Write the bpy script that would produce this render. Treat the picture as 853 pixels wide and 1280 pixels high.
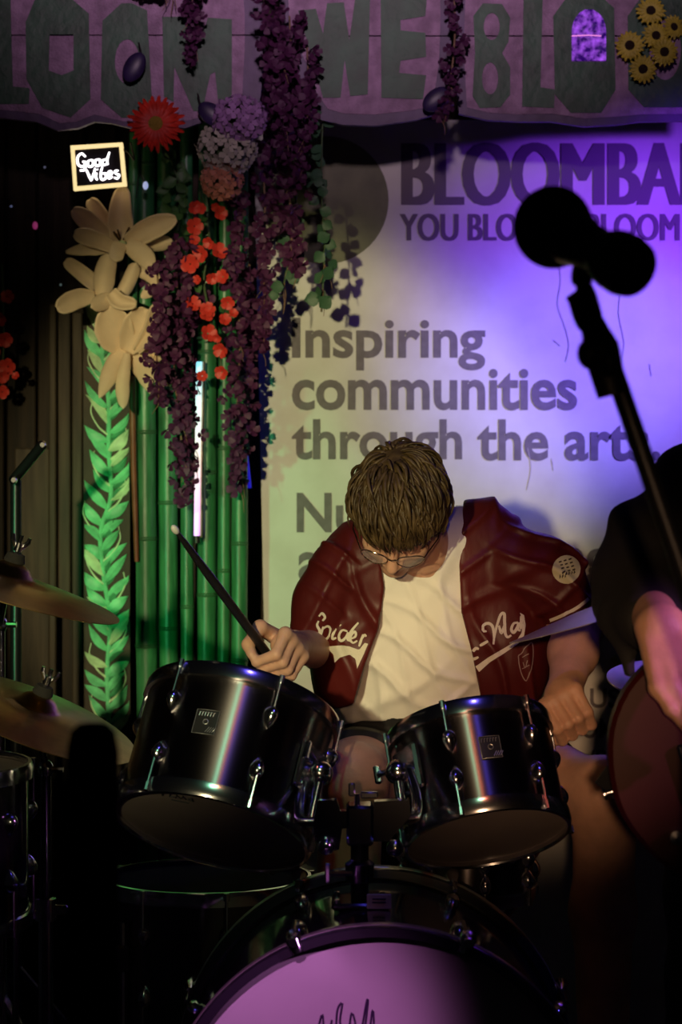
import bpy, math, random
import numpy as np
from mathutils import Vector, Matrix, Quaternion, noise
from mathutils.bvhtree import BVHTree

for o in list(bpy.data.objects):
    bpy.data.objects.remove(o)
SC = bpy.context.scene
COL = SC.collection
random.seed(7)
RNG = random.Random(11)

# ------------------------------------------------------------------ camera
F = 3022.0          # focal length in pixels of an 853 x 1280 frame (85 mm on a 36 mm tall frame)
ZC = 1.37           # lens height above the stage floor
CX, HY = 426.5, 520.0

def W(px, py, Y):
    """point at depth Y metres along the camera axis that falls on pixel (px, py)"""
    return Vector(((px - CX) * Y / F, Y, ZC - (py - HY) * Y / F))

cam = bpy.data.cameras.new('camera')
cam.sensor_fit = 'VERTICAL'; cam.sensor_height = 36.0; cam.sensor_width = 24.0
cam.lens = 85.0
cam.shift_y = -120.0 / 1280.0
cam.clip_start = 0.05; cam.clip_end = 100
cam.dof.use_dof = True
cam.dof.focus_distance = 4.05
cam.dof.aperture_fstop = 6.3
camo = bpy.data.objects.new('camera', cam); COL.objects.link(camo)
camo.location = (0, 0, ZC); camo.rotation_euler = (math.pi / 2, 0, 0)
SC.camera = camo

# ------------------------------------------------------------------ world, lights, exposure
SC.view_settings.view_transform = 'Standard'
SC.view_settings.look = 'None'
SC.view_settings.gamma = 1.0
SC.view_settings.use_curve_mapping = False
SC.view_settings.exposure = 0.0
wd = bpy.data.worlds.new('dark_hall'); SC.world = wd
wd.use_nodes = True
wd.node_tree.nodes['Background'].inputs[0].default_value = (0.4, 0.38, 0.5, 1)
wd.node_tree.nodes['Background'].inputs[1].default_value = 0.003

def spot(name, loc, target, power, color, half_deg, blend=0.5, radius=0.05):
    l = bpy.data.lights.new(name, 'SPOT')
    l.energy = power; l.color = color; l.spot_size = math.radians(2 * half_deg)
    l.spot_blend = blend; l.shadow_soft_size = radius
    o = bpy.data.objects.new(name, l); COL.objects.link(o)
    o.location = loc
    o.rotation_euler = (Vector(target) - Vector(loc)).to_track_quat('-Z', 'Y').to_euler()
    return o

# stage lamps of the venue, all outside the picture: warm and amber lamps out front, lamps on both sides of the stage, ceiling lamps
spot('front_lamp_warm_offscreen', (-1.5, -3.0, 2.2), W(352, 662, 5.28), 1300, (1.0, 0.86, 0.45), 4.75, 0.34, 0.08)
spot('front_lamp_amber_offscreen', (-0.2, -3.0, 1.8), W(640, 845, 4.15), 760, (1.0, 0.58, 0.30), 2.9, 1.0, 0.06)
spot('side_lamp_green_offscreen', (-1.5, 2.7, 0.9), W(225, 665, 5.2), 72, (0.10, 1.0, 0.34), 8.2, 0.7, 0.05)
spot('side_lamp_blue_offscreen', (1.6, 3.7, 1.9), W(715, 475, 5.28), 140, (0.22, 0.32, 1.0), 10.7, 1.0, 0.05)
spot('side_lamp_violet_offscreen', (1.6, 3.65, 1.95), W(800, 375, 5.28), 270, (0.25, 0.045, 1.0), 14.3, 1.0, 0.06)
spot('side_lamp_magenta_offscreen', (2.0, 2.1, 1.9), W(850, 850, 3.1), 130, (0.80, 0.28, 0.85), 4.9, 0.8, 0.04)
spot('ceiling_lamp_magenta_offscreen', (-0.62, -0.2, 2.82), W(360, 1300, 3.35), 357, (0.80, 0.26, 0.80), 3.35, 0.8, 0.04)
spot('ceiling_lamp_front_offscreen', (0.0, 0.5, 2.75), (0.0, 4.95, 2.82), 400, (0.88, 0.60, 0.74), 15, 1.0, 0.1)
spot('ceiling_lamp_blue_offscreen', (0.3, 3.0, 3.0), W(470, 950, 3.9), 15, (0.14, 0.10, 1.0), 17, 0.8, 0.03)
spot('ceiling_lamp_red_offscreen', (0.02, 2.0, 2.55), W(450, 980, 3.9), 9, (1.0, 0.14, 0.08), 8, 0.8, 0.05)
spot('ceiling_lamp_green_offscreen', (-0.16, 2.0, 2.5), W(400, 980, 3.9), 16, (0.30, 1.0, 0.55), 8, 0.8, 0.05)

# ------------------------------------------------------------------ materials
MATS = {}
def mat(name, col, rough=0.6, metal=0.0, var=0.0, scale=20.0, bump=0.0, bscale=60.0, emit=None, estr=0.0,
        col2=None, aniso=0.0, spec=0.5, coat=0.0, sheen=0.0, trans=0.0, sss=0.0, stretch=None, alpha=1.0, lo=0.35, hi=0.65):
    if name in MATS: return MATS[name]
    m = bpy.data.materials.new(name); m.use_nodes = True
    nt = m.node_tree; b = nt.nodes['Principled BSDF']
    b.inputs['Base Color'].default_value = (*col, 1)
    b.inputs['Roughness'].default_value = rough
    b.inputs['Metallic'].default_value = metal
    b.inputs['Specular IOR Level'].default_value = spec
    if aniso: b.inputs['Anisotropic'].default_value = aniso
    if coat: b.inputs['Coat Weight'].default_value = coat; b.inputs['Coat Roughness'].default_value = 0.05
    if sheen: b.inputs['Sheen Weight'].default_value = sheen
    if trans: b.inputs['Transmission Weight'].default_value = trans
    if sss:
        b.inputs['Subsurface Weight'].default_value = sss
        b.inputs['Subsurface Radius'].default_value = (0.01, 0.004, 0.002)
    if alpha < 1: b.inputs['Alpha'].default_value = alpha
    if emit is not None:
        b.inputs['Emission Color'].default_value = (*emit, 1); b.inputs['Emission Strength'].default_value = estr
    vec = None
    if var or bump or col2 is not None:
        tc = nt.nodes.new('ShaderNodeTexCoord'); vec = tc.outputs['Object']
        if stretch:
            mp = nt.nodes.new('ShaderNodeMapping'); mp.inputs['Scale'].default_value = stretch
            nt.links.new(vec, mp.inputs[0]); vec = mp.outputs[0]
    if var or col2 is not None:
        n = nt.nodes.new('ShaderNodeTexNoise'); n.inputs['Scale'].default_value = scale
        n.inputs['Detail'].default_value = 5
        nt.links.new(vec, n.inputs['Vector'])
        r = nt.nodes.new('ShaderNodeValToRGB')
        c2 = col2 if col2 is not None else tuple(max(0, c * (1 - var)) for c in col)
        c1 = col if col2 is not None else tuple(min(1, c * (1 + var)) for c in col)
        r.color_ramp.elements[0].position = lo; r.color_ramp.elements[1].position = hi
        r.color_ramp.elements[0].color = (*c2, 1); r.color_ramp.elements[1].color = (*c1, 1)
        nt.links.new(n.outputs['Fac'], r.inputs[0]); nt.links.new(r.outputs[0], b.inputs['Base Color'])
    if bump:
        n2 = nt.nodes.new('ShaderNodeTexNoise'); n2.inputs['Scale'].default_value = bscale
        n2.inputs['Detail'].default_value = 4
        nt.links.new(vec, n2.inputs['Vector'])
        bp = nt.nodes.new('ShaderNodeBump'); bp.inputs['Strength'].default_value = bump
        bp.inputs['Distance'].default_value = 0.01
        nt.links.new(n2.outputs['Fac'], bp.inputs['Height']); nt.links.new(bp.outputs[0], b.inputs['Normal'])
    MATS[name] = m
    return m

chrome = mat('chrome', (0.75, 0.75, 0.80), 0.17, 1.0)
dark_chrome = mat('dark_chrome', (0.2, 0.2, 0.24), 0.16, 1.0)
black_metal = mat('black_metal', (0.02, 0.02, 0.024), 0.3, 0.6)
black_plastic = mat('black_plastic', (0.012, 0.012, 0.013), 0.45)
lacquer = mat('black_lacquer', (0.012, 0.011, 0.013), 0.12, 0.0, coat=0.6)
brushed = mat('brushed_black_shell', (0.20, 0.18, 0.19), 0.27, 1.0, aniso=0.92)
brass = mat('bronze', (0.5, 0.32, 0.11), 0.33, 1.0, var=0.18, scale=40)
skin = mat('skin', (0.66, 0.37, 0.25), 0.5, var=0.08, scale=30, bump=0.08, bscale=250, sss=0.12)

# ------------------------------------------------------------------ geometry helpers
WL = {}
def tag(o, label=None, cat=None, group=None, kind=None):
    if label: o['label'] = label
    if cat: o['category'] = cat
    if group: o['group'] = group
    if kind: o['kind'] = kind
    return o
def thing(name, label, cat, loc=(0, 0, 0), group=None, kind=None):
    o = bpy.data.objects.new(name, None); o.empty_display_size = 0.05
    COL.objects.link(o); o.location = loc; WL[o.name] = Vector(loc)
    return tag(o, label, cat, group, kind)
def frame(z, x=None):
    z = Vector(z).normalized()
    if x is None: x = Vector((1, 0, 0)) if abs(z.x) < 0.9 else Vector((0, 1, 0))
    x = Vector(x); x = (x - z * x.dot(z)).normalized(); y = z.cross(x)
    return Matrix((x, y, z)).transposed()
def MX(loc, z=(0, 0, 1), x=None):
    return Matrix.Translation(Vector(loc)) @ frame(z, x).to_4x4()
def catmull(pts, n=6, closed=False):
    P = [Vector(p) for p in pts]; out = []
    N = len(P); rng = range(N if closed else N - 1)
    for i in rng:
        p1, p2 = P[i], P[(i + 1) % N]
        p0 = P[i - 1] if (closed or i > 0) else p1 * 2 - p2
        p3 = P[(i + 2) % N] if (closed or i + 2 < N) else p2 * 2 - p1
        for k in range(n):
            t = k / n
            out.append(0.5 * ((2 * p1) + (p2 - p0) * t + (2 * p0 - 5 * p1 + 4 * p2 - p3) * t * t + (3 * p1 - p0 - 3 * p2 + p3) * t ** 3))
    if not closed: out.append(P[-1].copy())
    return out

class MB:
    def __init__(s): s.v = []; s.f = []
    def add(s, vs, fs):
        o = len(s.v); s.v += [Vector(v) for v in vs]; s.f += [tuple(i + o for i in f) for f in fs]; return s
    def box(s, c, d, R=None):
        vs = [Vector(((i & 1) - .5, ((i >> 1) & 1) - .5, (i >> 2) - .5)) for i in range(8)]
        vs = [Vector((v.x * d[0], v.y * d[1], v.z * d[2])) for v in vs]
        if R is not None: vs = [R @ v for v in vs]
        return s.add([v + Vector(c) for v in vs], [(0, 2, 3, 1), (4, 5, 7, 6), (0, 1, 5, 4), (2, 6, 7, 3), (0, 4, 6, 2), (1, 3, 7, 5)])
    def bbox(s, c, d, R=None, b=0.003):
        """box with chamfered edges"""
        c = Vector(c); hx, hy, hz = [q / 2 for q in d]; vs = []; fs = []
        prof = [(hx - b, hy - b, -hz), (hx, hy, -hz + b), (hx, hy, hz - b), (hx - b, hy - b, hz)]
        rings = []
        for (X, Y_, Z) in prof:
            k = b if X == hx else b * 0.2
            ring = [(X - k, -Y_), (X, -Y_ + k), (X, Y_ - k), (X - k, Y_), (-X + k, Y_), (-X, Y_ - k), (-X, -Y_ + k), (-X + k, -Y_)]
            rings.append([Vector((x, y, Z)) for x, y in ring])
        for r in rings: vs += r
        for i in range(3):
            for j in range(8):
                k = (j + 1) % 8; fs.append((i * 8 + j, i * 8 + k, i * 8 + 8 + k, i * 8 + 8 + j))
        fs.append(tuple(range(7, -1, -1))); fs.append(tuple(range(24, 32)))
        if R is not None: vs = [R @ v for v in vs]
        return s.add([v + c for v in vs], fs)
    def tube(s, pts, r, seg=10, cap=True, closed=False, flat=1.0, nrm=None):
        P = [Vector(p) for p in pts]; n = len(P)
        R = r if isinstance(r, (list, tuple)) else [r] * n
        vs = []; fs = []; up = None
        for i in range(n):
            a = P[i - 1] if (i > 0 or closed) else P[i]; b = P[(i + 1) % n] if (i < n - 1 or closed) else P[i]
            t = (b - a)
            t = t.normalized() if t.length > 1e-9 else Vector((0, 0, 1))
            if nrm is not None: up = Vector(nrm)
            elif up is None: up = Vector((0, 0, 1)) if abs(t.z) < 0.9 else Vector((1, 0, 0))
            x = up - t * up.dot(t)
            if x.length < 1e-6: x = t.orthogonal()
            x.normalize(); y = t.cross(x); up = x
            for k in range(seg):
                an = 2 * math.pi * k / seg
                vs.append(P[i] + x * (math.cos(an) * R[i] * flat) + y * (math.sin(an) * R[i]))
        m = n if closed else n - 1
        for i in range(m):
            j = (i + 1) % n
            for k in range(seg):
                l = (k + 1) % seg
                fs.append((i * seg + k, i * seg + l, j * seg + l, j * seg + k))
        if cap and not closed:
            fs.append(tuple(range(seg - 1, -1, -1))); fs.append(tuple(range((n - 1) * seg, n * seg)))
        return s.add(vs, fs)
    def lathe(s, prof, M, seg=40, closed=False, a0=0.0, a1=None):
        vs = []; fs = []; n = len(prof); full = a1 is None
        cnt = seg if full else seg + 1
        for k in range(cnt):
            an = a0 + (2 * math.pi if full else (a1 - a0)) * k / seg
            for (r, z) in prof: vs.append(M @ Vector((r * math.cos(an), r * math.sin(an), z)))
        for k in range(seg):
            l = (k + 1) % cnt
            for i in range(n if closed else n - 1):
                j = (i + 1) % n
                fs.append((k * n + i, l * n + i, l * n + j, k * n + j))
        return s.add(vs, fs)
    def ball(s, c, r, M=None, seg=16, ring=10):
        if not isinstance(r, (tuple, list)): r = (r, r, r)
        vs = []; fs = []; c = Vector(c)
        for i in range(ring + 1):
            th = math.pi * i / ring
            for k in range(seg):
                ph = 2 * math.pi * k / seg
                v = Vector((r[0] * math.sin(th) * math.cos(ph), r[1] * math.sin(th) * math.sin(ph), r[2] * math.cos(th)))
                if M is not None: v = M @ v
                vs.append(c + v)
        for i in range(ring):
            for k in range(seg):
                l = (k + 1) % seg; fs.append((i * seg + k, (i + 1) * seg + k, (i + 1) * seg + l, i * seg + l))
        return s.add(vs, fs)
    def prism(s, front, off):
        """closed outline (list of 3d points) extruded by vector off, capped"""
        n = len(front); off = Vector(off)
        vs = [Vector(p) for p in front] + [Vector(p) + off for p in front]
        fs = [tuple(range(n)), tuple(range(2 * n - 1, n - 1, -1))]
        for i in range(n):
            j = (i + 1) % n; fs.append((i, i + n, j + n, j))
        return s.add(vs, fs)
    def ringprism(s, outer, inner, off):
        n = len(outer); off = Vector(off)
        vs = [Vector(p) for p in outer] + [Vector(p) for p in inner]
        vs += [v + off for v in vs]
        fs = []
        for i in range(n):
            j = (i + 1) % n
            fs += [(i, j, n + j, n + i), (2 * n + i, 3 * n + i, 3 * n + j, 2 * n + j), (i, 2 * n + i, 2 * n + j, j), (n + i, n + j, 3 * n + j, 3 * n + i)]
        return s.add(vs, fs)
    def build(s, name, m, parent=None, smooth=True, local=False, angle=40):
        off = Vector((0, 0, 0))
        if parent is not None and not local: off = WL[parent.name]
        me = bpy.data.meshes.new(name)
        me.from_pydata([tuple(v - off) for v in s.v], [], s.f)
        me.validate(); me.update()
        return mesh_obj(name, me, m, parent, smooth, off, angle)

def mesh_obj(name, me, m, parent=None, smooth=True, off=Vector((0, 0, 0)), angle=40):
    import bmesh
    if m is not None and len(me.materials) == 0: me.materials.append(m)
    bm = bmesh.new(); bm.from_mesh(me); bmesh.ops.recalc_face_normals(bm, faces=bm.faces)
    lim = math.radians(angle)
    for f in bm.faces: f.smooth = smooth
    if smooth and angle < 179:
        for e in bm.edges:
            if len(e.link_faces) == 2:
                e.smooth = e.calc_face_angle(0) < lim
    bm.to_mesh(me); bm.free()
    o = bpy.data.objects.new(name, me); COL.objects.link(o)
    if parent is not None: o.parent = parent
    WL[o.name] = off.copy()
    return o
def inst(name, me, parent, loc, rot=None, scale=1.0):
    """a piece that shares mesh data; loc in world space"""
    o = bpy.data.objects.new(name, me); COL.objects.link(o); o.parent = parent
    o.location = Vector(loc) - WL[parent.name]
    if rot is not None: o.rotation_euler = rot
    o.scale = (scale,) * 3 if not isinstance(scale, (tuple, list)) else scale
    WL[o.name] = Vector(loc)
    return o
def px_poly(pts, Y): return [W(x, y, Y) for x, y in pts]

def text_geo(txt, bold=0.0, shear=0.0):
    cu = bpy.data.curves.new('txt', 'FONT'); cu.body = txt; cu.size = 1.0; cu.offset = bold; cu.shear = shear
    cu.resolution_u = 4; cu.extrude = 0.0
    o = bpy.data.objects.new('txt', cu); COL.objects.link(o)
    dg = bpy.context.evaluated_depsgraph_get(); dg.update()
    me = bpy.data.meshes.new_from_object(o.evaluated_get(dg))
    vs = [v.co.copy() for v in me.vertices]; fs = [tuple(p.vertices) for p in me.polygons]
    bpy.data.objects.remove(o); bpy.data.curves.remove(cu); bpy.data.meshes.remove(me)
    return vs, fs
def text_px(mb, txt, x0, x1, y0, y1, Y, bold=0.0, shear=0.0, rot=0.0):
    """flat lettering whose outline box falls on pixel box x0..x1, y0..y1 on the plane at depth Y"""
    vs, fs = text_geo(txt, bold, shear)
    ax = min(v.x for v in vs); bx = max(v.x for v in vs); ay = min(v.y for v in vs); by = max(v.y for v in vs)
    out = []
    for v in vs:
        u = (v.x - ax) / (bx - ax); w = (v.y - ay) / (by - ay)
        X = x0 + u * (x1 - x0); Yp = y1 + w * (y0 - y1) + rot * u
        out.append(W(X, Yp, Y))
    mb.add(out, fs)
# ------------------------------------------------------------------ structure
YB = 5.36           # back wall face
wood_dark = mat('dark_wood', (0.026, 0.016, 0.009), 0.75, var=0.5, scale=6, bump=0.3, bscale=30, stretch=(8, 8, 0.6))
floor_wood = mat('stage_wood', (0.07, 0.05, 0.035), 0.6, var=0.4, scale=5, stretch=(10, 0.8, 4))

wall = thing('wall_back', 'dark wooden plank back wall of the stage', None, (0, YB, 0), kind='structure')
del wall['label']
x = -1.75
while x < 2.2:
    w = RNG.choice([0.07, 0.11, 0.085, 0.13])
    dy = RNG.uniform(0, 0.012)
    MB().bbox((x + w / 2, YB + 0.02 - dy, 1.45), (w - 0.006, 0.03, 2.9), b=0.003).build('plank', wood_dark, wall, False)
    x += w
MB().box((0.2, YB + 0.05, 1.45), (4.2, 0.02, 2.9)).build('backing_sheet', wood_dark, wall, False)
# narrow uprights and a raised pale panel beside the painted leaf panel
panel_wood = mat('panel_wood', (0.055, 0.040, 0.025), 0.7, var=0.35, scale=8, bump=0.2, bscale=30, stretch=(8, 8, 0.7))
for (x0, x1, y0, y1, yy) in ((18, 62, 560, 1100, 5.31), (61, 70, 380, 1100, 5.29), (72, 88, 370, 760, 5.31), (90, 103, 390, 1100, 5.29)):
    a = W(x0, y0, yy); b = W(x1, y1, yy)
    MB().bbox(((a.x + b.x) / 2, yy + 0.015, (a.z + b.z) / 2), (b.x - a.x, 0.03, a.z - b.z), b=0.003).build('upright_plank', panel_wood, wall, False)
flo = thing('floor', 'wooden stage floor', None, (0, 3, 0), kind='structure'); del flo['label']
y = 0.6
while y < 5.4:
    MB().bbox((0.2, y + 0.07, -0.012), (4.4, 0.135, 0.024), b=0.002).build('floor_board', floor_wood, flo, False)
    y += 0.14

# ------------------------------------------------------------------ banner
YN = 5.28
vinyl = mat('banner_vinyl', (0.72, 0.72, 0.69), 0.55, col2=(0.62, 0.61, 0.57), scale=9, bump=0.15, bscale=14, lo=0.3, hi=0.6)
ink = mat('banner_ink', (0.15, 0.13, 0.15), 0.6, var=0.12, scale=60)
ink_head = mat('banner_ink_dark', (0.13, 0.10, 0.14), 0.6)
ban = thing('printed_banner', 'large white vinyl banner with printed slogans hung behind the drummer', 'banner', W(640, 900, YN))
nx, nz = 60, 80
bv = []; bf = []
for j in range(nz + 1):
    for i in range(nx + 1):
        u = i / nx; v = j / nz
        xl = 317 + 24 * v; xr = 1150
        p = W(xl + (xr - xl) * u, 150 + 1150 * v, YN)
        p.y += 0.0009 * math.sin(p.x * 9 + p.z * 2.1) + 0.0006 * math.sin(p.x * 23 - p.z * 5)
        bv.append(p)
for j in range(nz):
    for i in range(nx):
        a = j * (nx + 1) + i; bf.append((a, a + 1, a + nx + 2, a + nx + 1))
MB().add(bv, bf).build('sheet', vinyl, ban)
YT = YN - 0.0024
def line(txt, x0, x1, y0, y1, m=ink, bold=0.018, nm='lettering', heavy=(0,)):
    mb = MB()
    for k, dx in enumerate(heavy): text_px(mb, txt, x0 + dx, x1 + dx, y0, y1, YT - 0.0001 * k, bold)
    return mb.build(nm, m, ban, False)
line('BLOOMBAR', 504, 893, 178, 257, ink_head, 0.0, heavy=(0, 2.5, 5, -2.5))
line('YOU BLOOM I BLOOM', 501, 849, 267, 301, ink_head, 0.0, heavy=(0, 1.3, -1.3))
line('Inspiring', 365, 607, 397, 463, bold=0.024)
line('communities', 365, 722, 461, 513, bold=0.024)
line('through', 365, 578, 524, 590, bold=0.024)
line('the', 597, 686, 524, 576, bold=0.024)
line('arts.', 706, 826, 531, 576, bold=0.024)
line('Nurturing', 371, 628, 616, 681, bold=0.024)
line('a', 373, 402, 690, 727, bold=0.024)
line('ing', 686, 763, 672, 738, bold=0.024)
line('y', 753, 781, 752, 792, bold=0.024)
line('US', 738, 775, 860, 885, bold=0.02)
line('OM', 727, 768, 898, 923, bold=0.02)
line('/BL', 735, 776, 937, 957, bold=0.02)
disc_ink = mat('banner_disc_ink', (0.16, 0.17, 0.10), 0.6, var=0.2, scale=14)
circ = [(407 + 79 * math.cos(t), 250 + 80 * math.sin(t)) for t in [2 * math.pi * k / 48 for k in range(48)]]
MB().prism(px_poly(circ, YN - 0.0022), (0, 0.0005, 0)).build('printed_disc', disc_ink, ban, False)
yel = mat('banner_yellow_ink', (0.62, 0.58, 0.12), 0.6)
MB().prism(px_poly([(763, 823), (770, 819), (787, 846), (787, 905), (779, 905), (779, 850)], YT), (0, 0.0005, 0)).build('yellow_stroke', yel, ban, False)
stain = mat('banner_crack', (0.50, 0.46, 0.47), 0.7)
for pts in ([(700, 330), (702, 352), (698, 380), (706, 405), (712, 430), (708, 452)], [(768, 338), (776, 360), (774, 392), (781, 428), (777, 450)],
            [(693, 425), (701, 432)], [(690, 573), (692, 588)], [(813, 455), (815, 470)], [(660, 560), (664, 585), (659, 612)]):
    mb = MB(); mb.tube(catmull([W(a, b, YT) for a, b in pts], 3), 0.0008, 5); mb.build('crack', stain, ban)

# ------------------------------------------------------------------ painted header signs
sign_purple = mat('sign_purple_paint', (0.10, 0.05, 0.16), 0.5, var=0.3, scale=12, bump=0.2, bscale=40)
sign_pink = mat('sign_pink_glitter', (0.42, 0.26, 0.44), 0.4, var=0.25, scale=30, bump=0.5, bscale=220)
sign_green = mat('sign_green_paint', (0.018, 0.085, 0.045), 0.5, var=0.35, scale=14, bump=0.2, bscale=50)
dark_gap = mat('sign_seam', (0.01, 0.008, 0.012), 0.8)
YS = 4.97
def sign_board(label, outline, inner, seam_y, letters, base):
    t = thing('painted_sign', label, 'sign', W(*base, YS), group='painted letter boards over the stage')
    # two planks with a recessed seam
    def clip(poly, yc, top):
        out = []
        n = len(poly)
        for i in range(n):
            a, b = poly[i], poly[(i + 1) % n]
            ina = (a[1] <= yc) == top; inb = (b[1] <= yc) == top
            if ina: out.append(a)
            if ina != inb:
                k = (yc - a[1]) / (b[1] - a[1]); out.append((a[0] + k * (b[0] - a[0]), yc))
        return out
    for top, yc in ((True, seam_y - 0.8), (False, seam_y + 0.8)):
        MB().prism(px_poly(clip(outline, yc, top), YS), (0, 0.022, 0)).build('plank', sign_purple, t, False)
        MB().prism(px_poly(clip(inner, yc, top), YS - 0.002), (0, 0.0022, 0)).build('pink_field', sign_pink, t, False)
    MB().prism(px_poly([(min(p[0] for p in outline) + 6, seam_y - 5), (max(p[0] for p in outline) - 6, seam_y - 5), (max(p[0] for p in outline) - 6, seam_y + 5), (min(p[0] for p in outline) + 6, seam_y + 5)], YS + 0.012), (0, 0.005, 0)).build('seam_batten', dark_gap, t, False)
    for L in letters:
        if isinstance(L, tuple):
            mb = MB()
            for k in range(0, len(L), 2):
                mb.ringprism(px_poly(L[k], YS - 0.0045), px_poly(L[k + 1], YS - 0.0045), (0, 0.0026, 0))
            mb.build('letter', sign_green, t, False)
        else:
            MB().prism(px_poly(L, YS - 0.0045), (0, 0.0026, 0)).build('letter', sign_green, t, False)
    return t
def resample(poly, n):
    P = [Vector((a, b)) for a, b in poly]; P.append(P[0])
    L = [0]
    for i in range(1, len(P)): L.append(L[-1] + (P[i] - P[i - 1]).length)
    out = []
    for k in range(n):
        s = L[-1] * k / n
        for i in range(1, len(P)):
            if s <= L[i] + 1e-9:
                q = P[i - 1].lerp(P[i], (s - L[i - 1]) / max(1e-9, L[i] - L[i - 1])); out.append((q.x, q.y)); break
    return out
def ring_letter(outer, inner, n=40):
    """outer and inner sampled by angle so that they pair up"""
    cx = sum(p[0] for p in inner) / len(inner); cy = sum(p[1] for p in inner) / len(inner)
    def cast(poly, a):
        d = (math.cos(a), math.sin(a)); best = 0
        for i in range(len(poly)):
            p, q = poly[i], poly[(i + 1) % len(poly)]
            ex, ey = q[0] - p[0], q[1] - p[1]
            den = d[0] * ey - d[1] * ex
            if abs(den) < 1e-9: continue
            t = ((p[0] - cx) * ey - (p[1] - cy) * ex) / den
            u = ((p[0] - cx) * d[1] - (p[1] - cy) * d[0]) / den
            if t > 0 and -1e-6 <= u <= 1 + 1e-6: best = max(best, t)
        return (cx + d[0] * best, cy + d[1] * best)
    # angles include the vertices of both outlines
    A = sorted(set([round(math.atan2(p[1] - cy, p[0] - cx), 5) for p in list(outer) + list(inner)] + [round(-math.pi + 2 * math.pi * k / n, 5) for k in range(n)]))
    return ([cast(outer, a) for a in A], [cast(inner, a) for a in A])
Lp = [(-70, -40), (12, -40), (16, 108), (37, 110), (36, 130), (-70, 130)]
O1 = ring_letter([(43, 1), (58, -12), (80, -10), (111, 17), (113, 124), (88, 147), (53, 135), (33, 99), (32, 28)], [(62, 43), (92, 43), (92, 88), (77, 94), (61, 88)])
O2 = ring_letter([(152, 4), (165, 4), (184, 13), (190, 126), (170, 147), (152, 147), (126, 124), (128, 26)], [(159 + 14 * math.cos(t) * (1 + 0.1), 77 + 28 * math.sin(t)) for t in [2 * math.pi * k / 20 for k in range(20)]])
Mp = [(203, 21), (229, 21), (246, 68), (260, 22), (290, 24), (290, 128), (273, 128), (269, 90), (263, 93), (253, 139), (242, 139), (218, 84), (217, 127), (205, 121)]
out1 = [(-110, -70), (318, -70), (330, 10), (331, 60), (326, 120), (318, 150), (255, 152), (232, 160), (205, 164), (170, 162), (140, 154), (118, 152), (98, 160), (72, 163), (45, 152), (0, 147), (-110, 150)]
in1 = [(-110, -60), (300, -60), (306, 18), (306, 60), (303, 120), (298, 140), (250, 147), (228, 152), (200, 156), (172, 155), (142, 149), (118, 143), (96, 152), (75, 154), (48, 142), (0, 137), (-110, 140)]
sg1 = sign_board('purple and pink board painted with the green letters LOOM, over the red gerbera', out1, in1, 44, [Lp, O1, O2, Mp], (120, 160))
Wp = [(373, 13), (395, 11), (404, 42), (409, 4), (430, 3), (437, 50), (445, -8), (463, -8), (460, 118), (438, 120), (431, 75), (426, 122), (404, 122)]
Ep = [(476, -4), (534, -4), (532, 20), (501, 25), (501, 38), (532, 41), (533, 71), (501, 76), (499, 91), (533, 94), (529, 124), (477, 122)]
out2 = [(345, -70), (562, -70), (566, 20), (563, 80), (555, 140), (520, 150), (470, 157), (430, 156), (402, 150), (388, 128), (372, 92), (352, 40)]
in2 = [(358, -60), (548, -60), (551, 20), (549, 80), (541, 132), (515, 138), (470, 143), (430, 142), (410, 136), (396, 116), (384, 82), (362, 30)]
sg2 = sign_board('pink board painted with the green letters WE, between two longer boards', out2, in2, 45, [Wp, Ep], (460, 155))
def ell(cx, cy, rx, ry, n=24): return [(cx + rx * math.cos(2 * math.pi * k / n), cy + ry * math.sin(2 * math.pi * k / n)) for k in range(n)]
Bt = ring_letter([(594, 66), (592, 20), (604, 4), (628, 5), (638, 22), (636, 52), (628, 66)], ell(615, 33, 10, 17))
Bb = ring_letter([(594, 66), (628, 66), (638, 84), (638, 118), (626, 134), (600, 135), (591, 120)], ell(613, 98, 10, 20))
L2 = [(655, -10), (679, -10), (676, 109), (694, 112), (693, 135), (653, 133)]
O3 = ring_letter([(712, -8), (748, -8), (768, 10), (770, 112), (752, 141), (714, 141), (694, 118), (692, 20)], [(715, 77), (715, 42), (721, 22), (736, 12), (751, 22), (758, 42), (758, 77)])
O4 = ring_letter([(805, -8), (860, -8), (884, 14), (884, 110), (860, 134), (806, 134), (786, 112), (785, 20)], ell(832, 62, 20, 38))
out3 = [(574, -70), (960, -70), (960, 150), (800, 152), (770, 156), (730, 158), (690, 152), (650, 152), (610, 150), (574, 142), (568, 60)]
in3 = [(584, -60), (960, -60), (960, 141), (800, 143), (770, 146), (730, 148), (690, 142), (650, 143), (612, 141), (584, 134), (580, 60)]
sg3 = sign_board('dark pink board painted with the green letters BLOO, carrying sunflowers', out3, in3, 45, [Bt + Bb, L2, O3, O4], (760, 155))
# window of purple lights in the letter O
pm = bpy.data.materials.new('purple_foil_light'); pm.use_nodes = True
nt = pm.node_tree; bs = nt.nodes['Principled BSDF']; bs.inputs['Base Color'].default_value = (0.02, 0.005, 0.05, 1)
tc = nt.nodes.new('ShaderNodeTexCoord'); vo = nt.nodes.new('ShaderNodeTexVoronoi'); vo.inputs['Scale'].default_value = 150; vo.feature = 'DISTANCE_TO_EDGE'
nz_ = nt.nodes.new('ShaderNodeTexNoise'); nz_.inputs['Scale'].default_value = 60
rp = nt.nodes.new('ShaderNodeValToRGB'); rp.color_ramp.elements[0].position = 0.4; rp.color_ramp.elements[1].position = 0.72
rp.color_ramp.elements[0].color = (0.02, 0.0, 0.12, 1); rp.color_ramp.elements[1].color = (0.45, 0.1, 1, 1)
nt.links.new(tc.outputs['Object'], vo.inputs['Vector']); nt.links.new(tc.outputs['Object'], nz_.inputs['Vector'])
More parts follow.
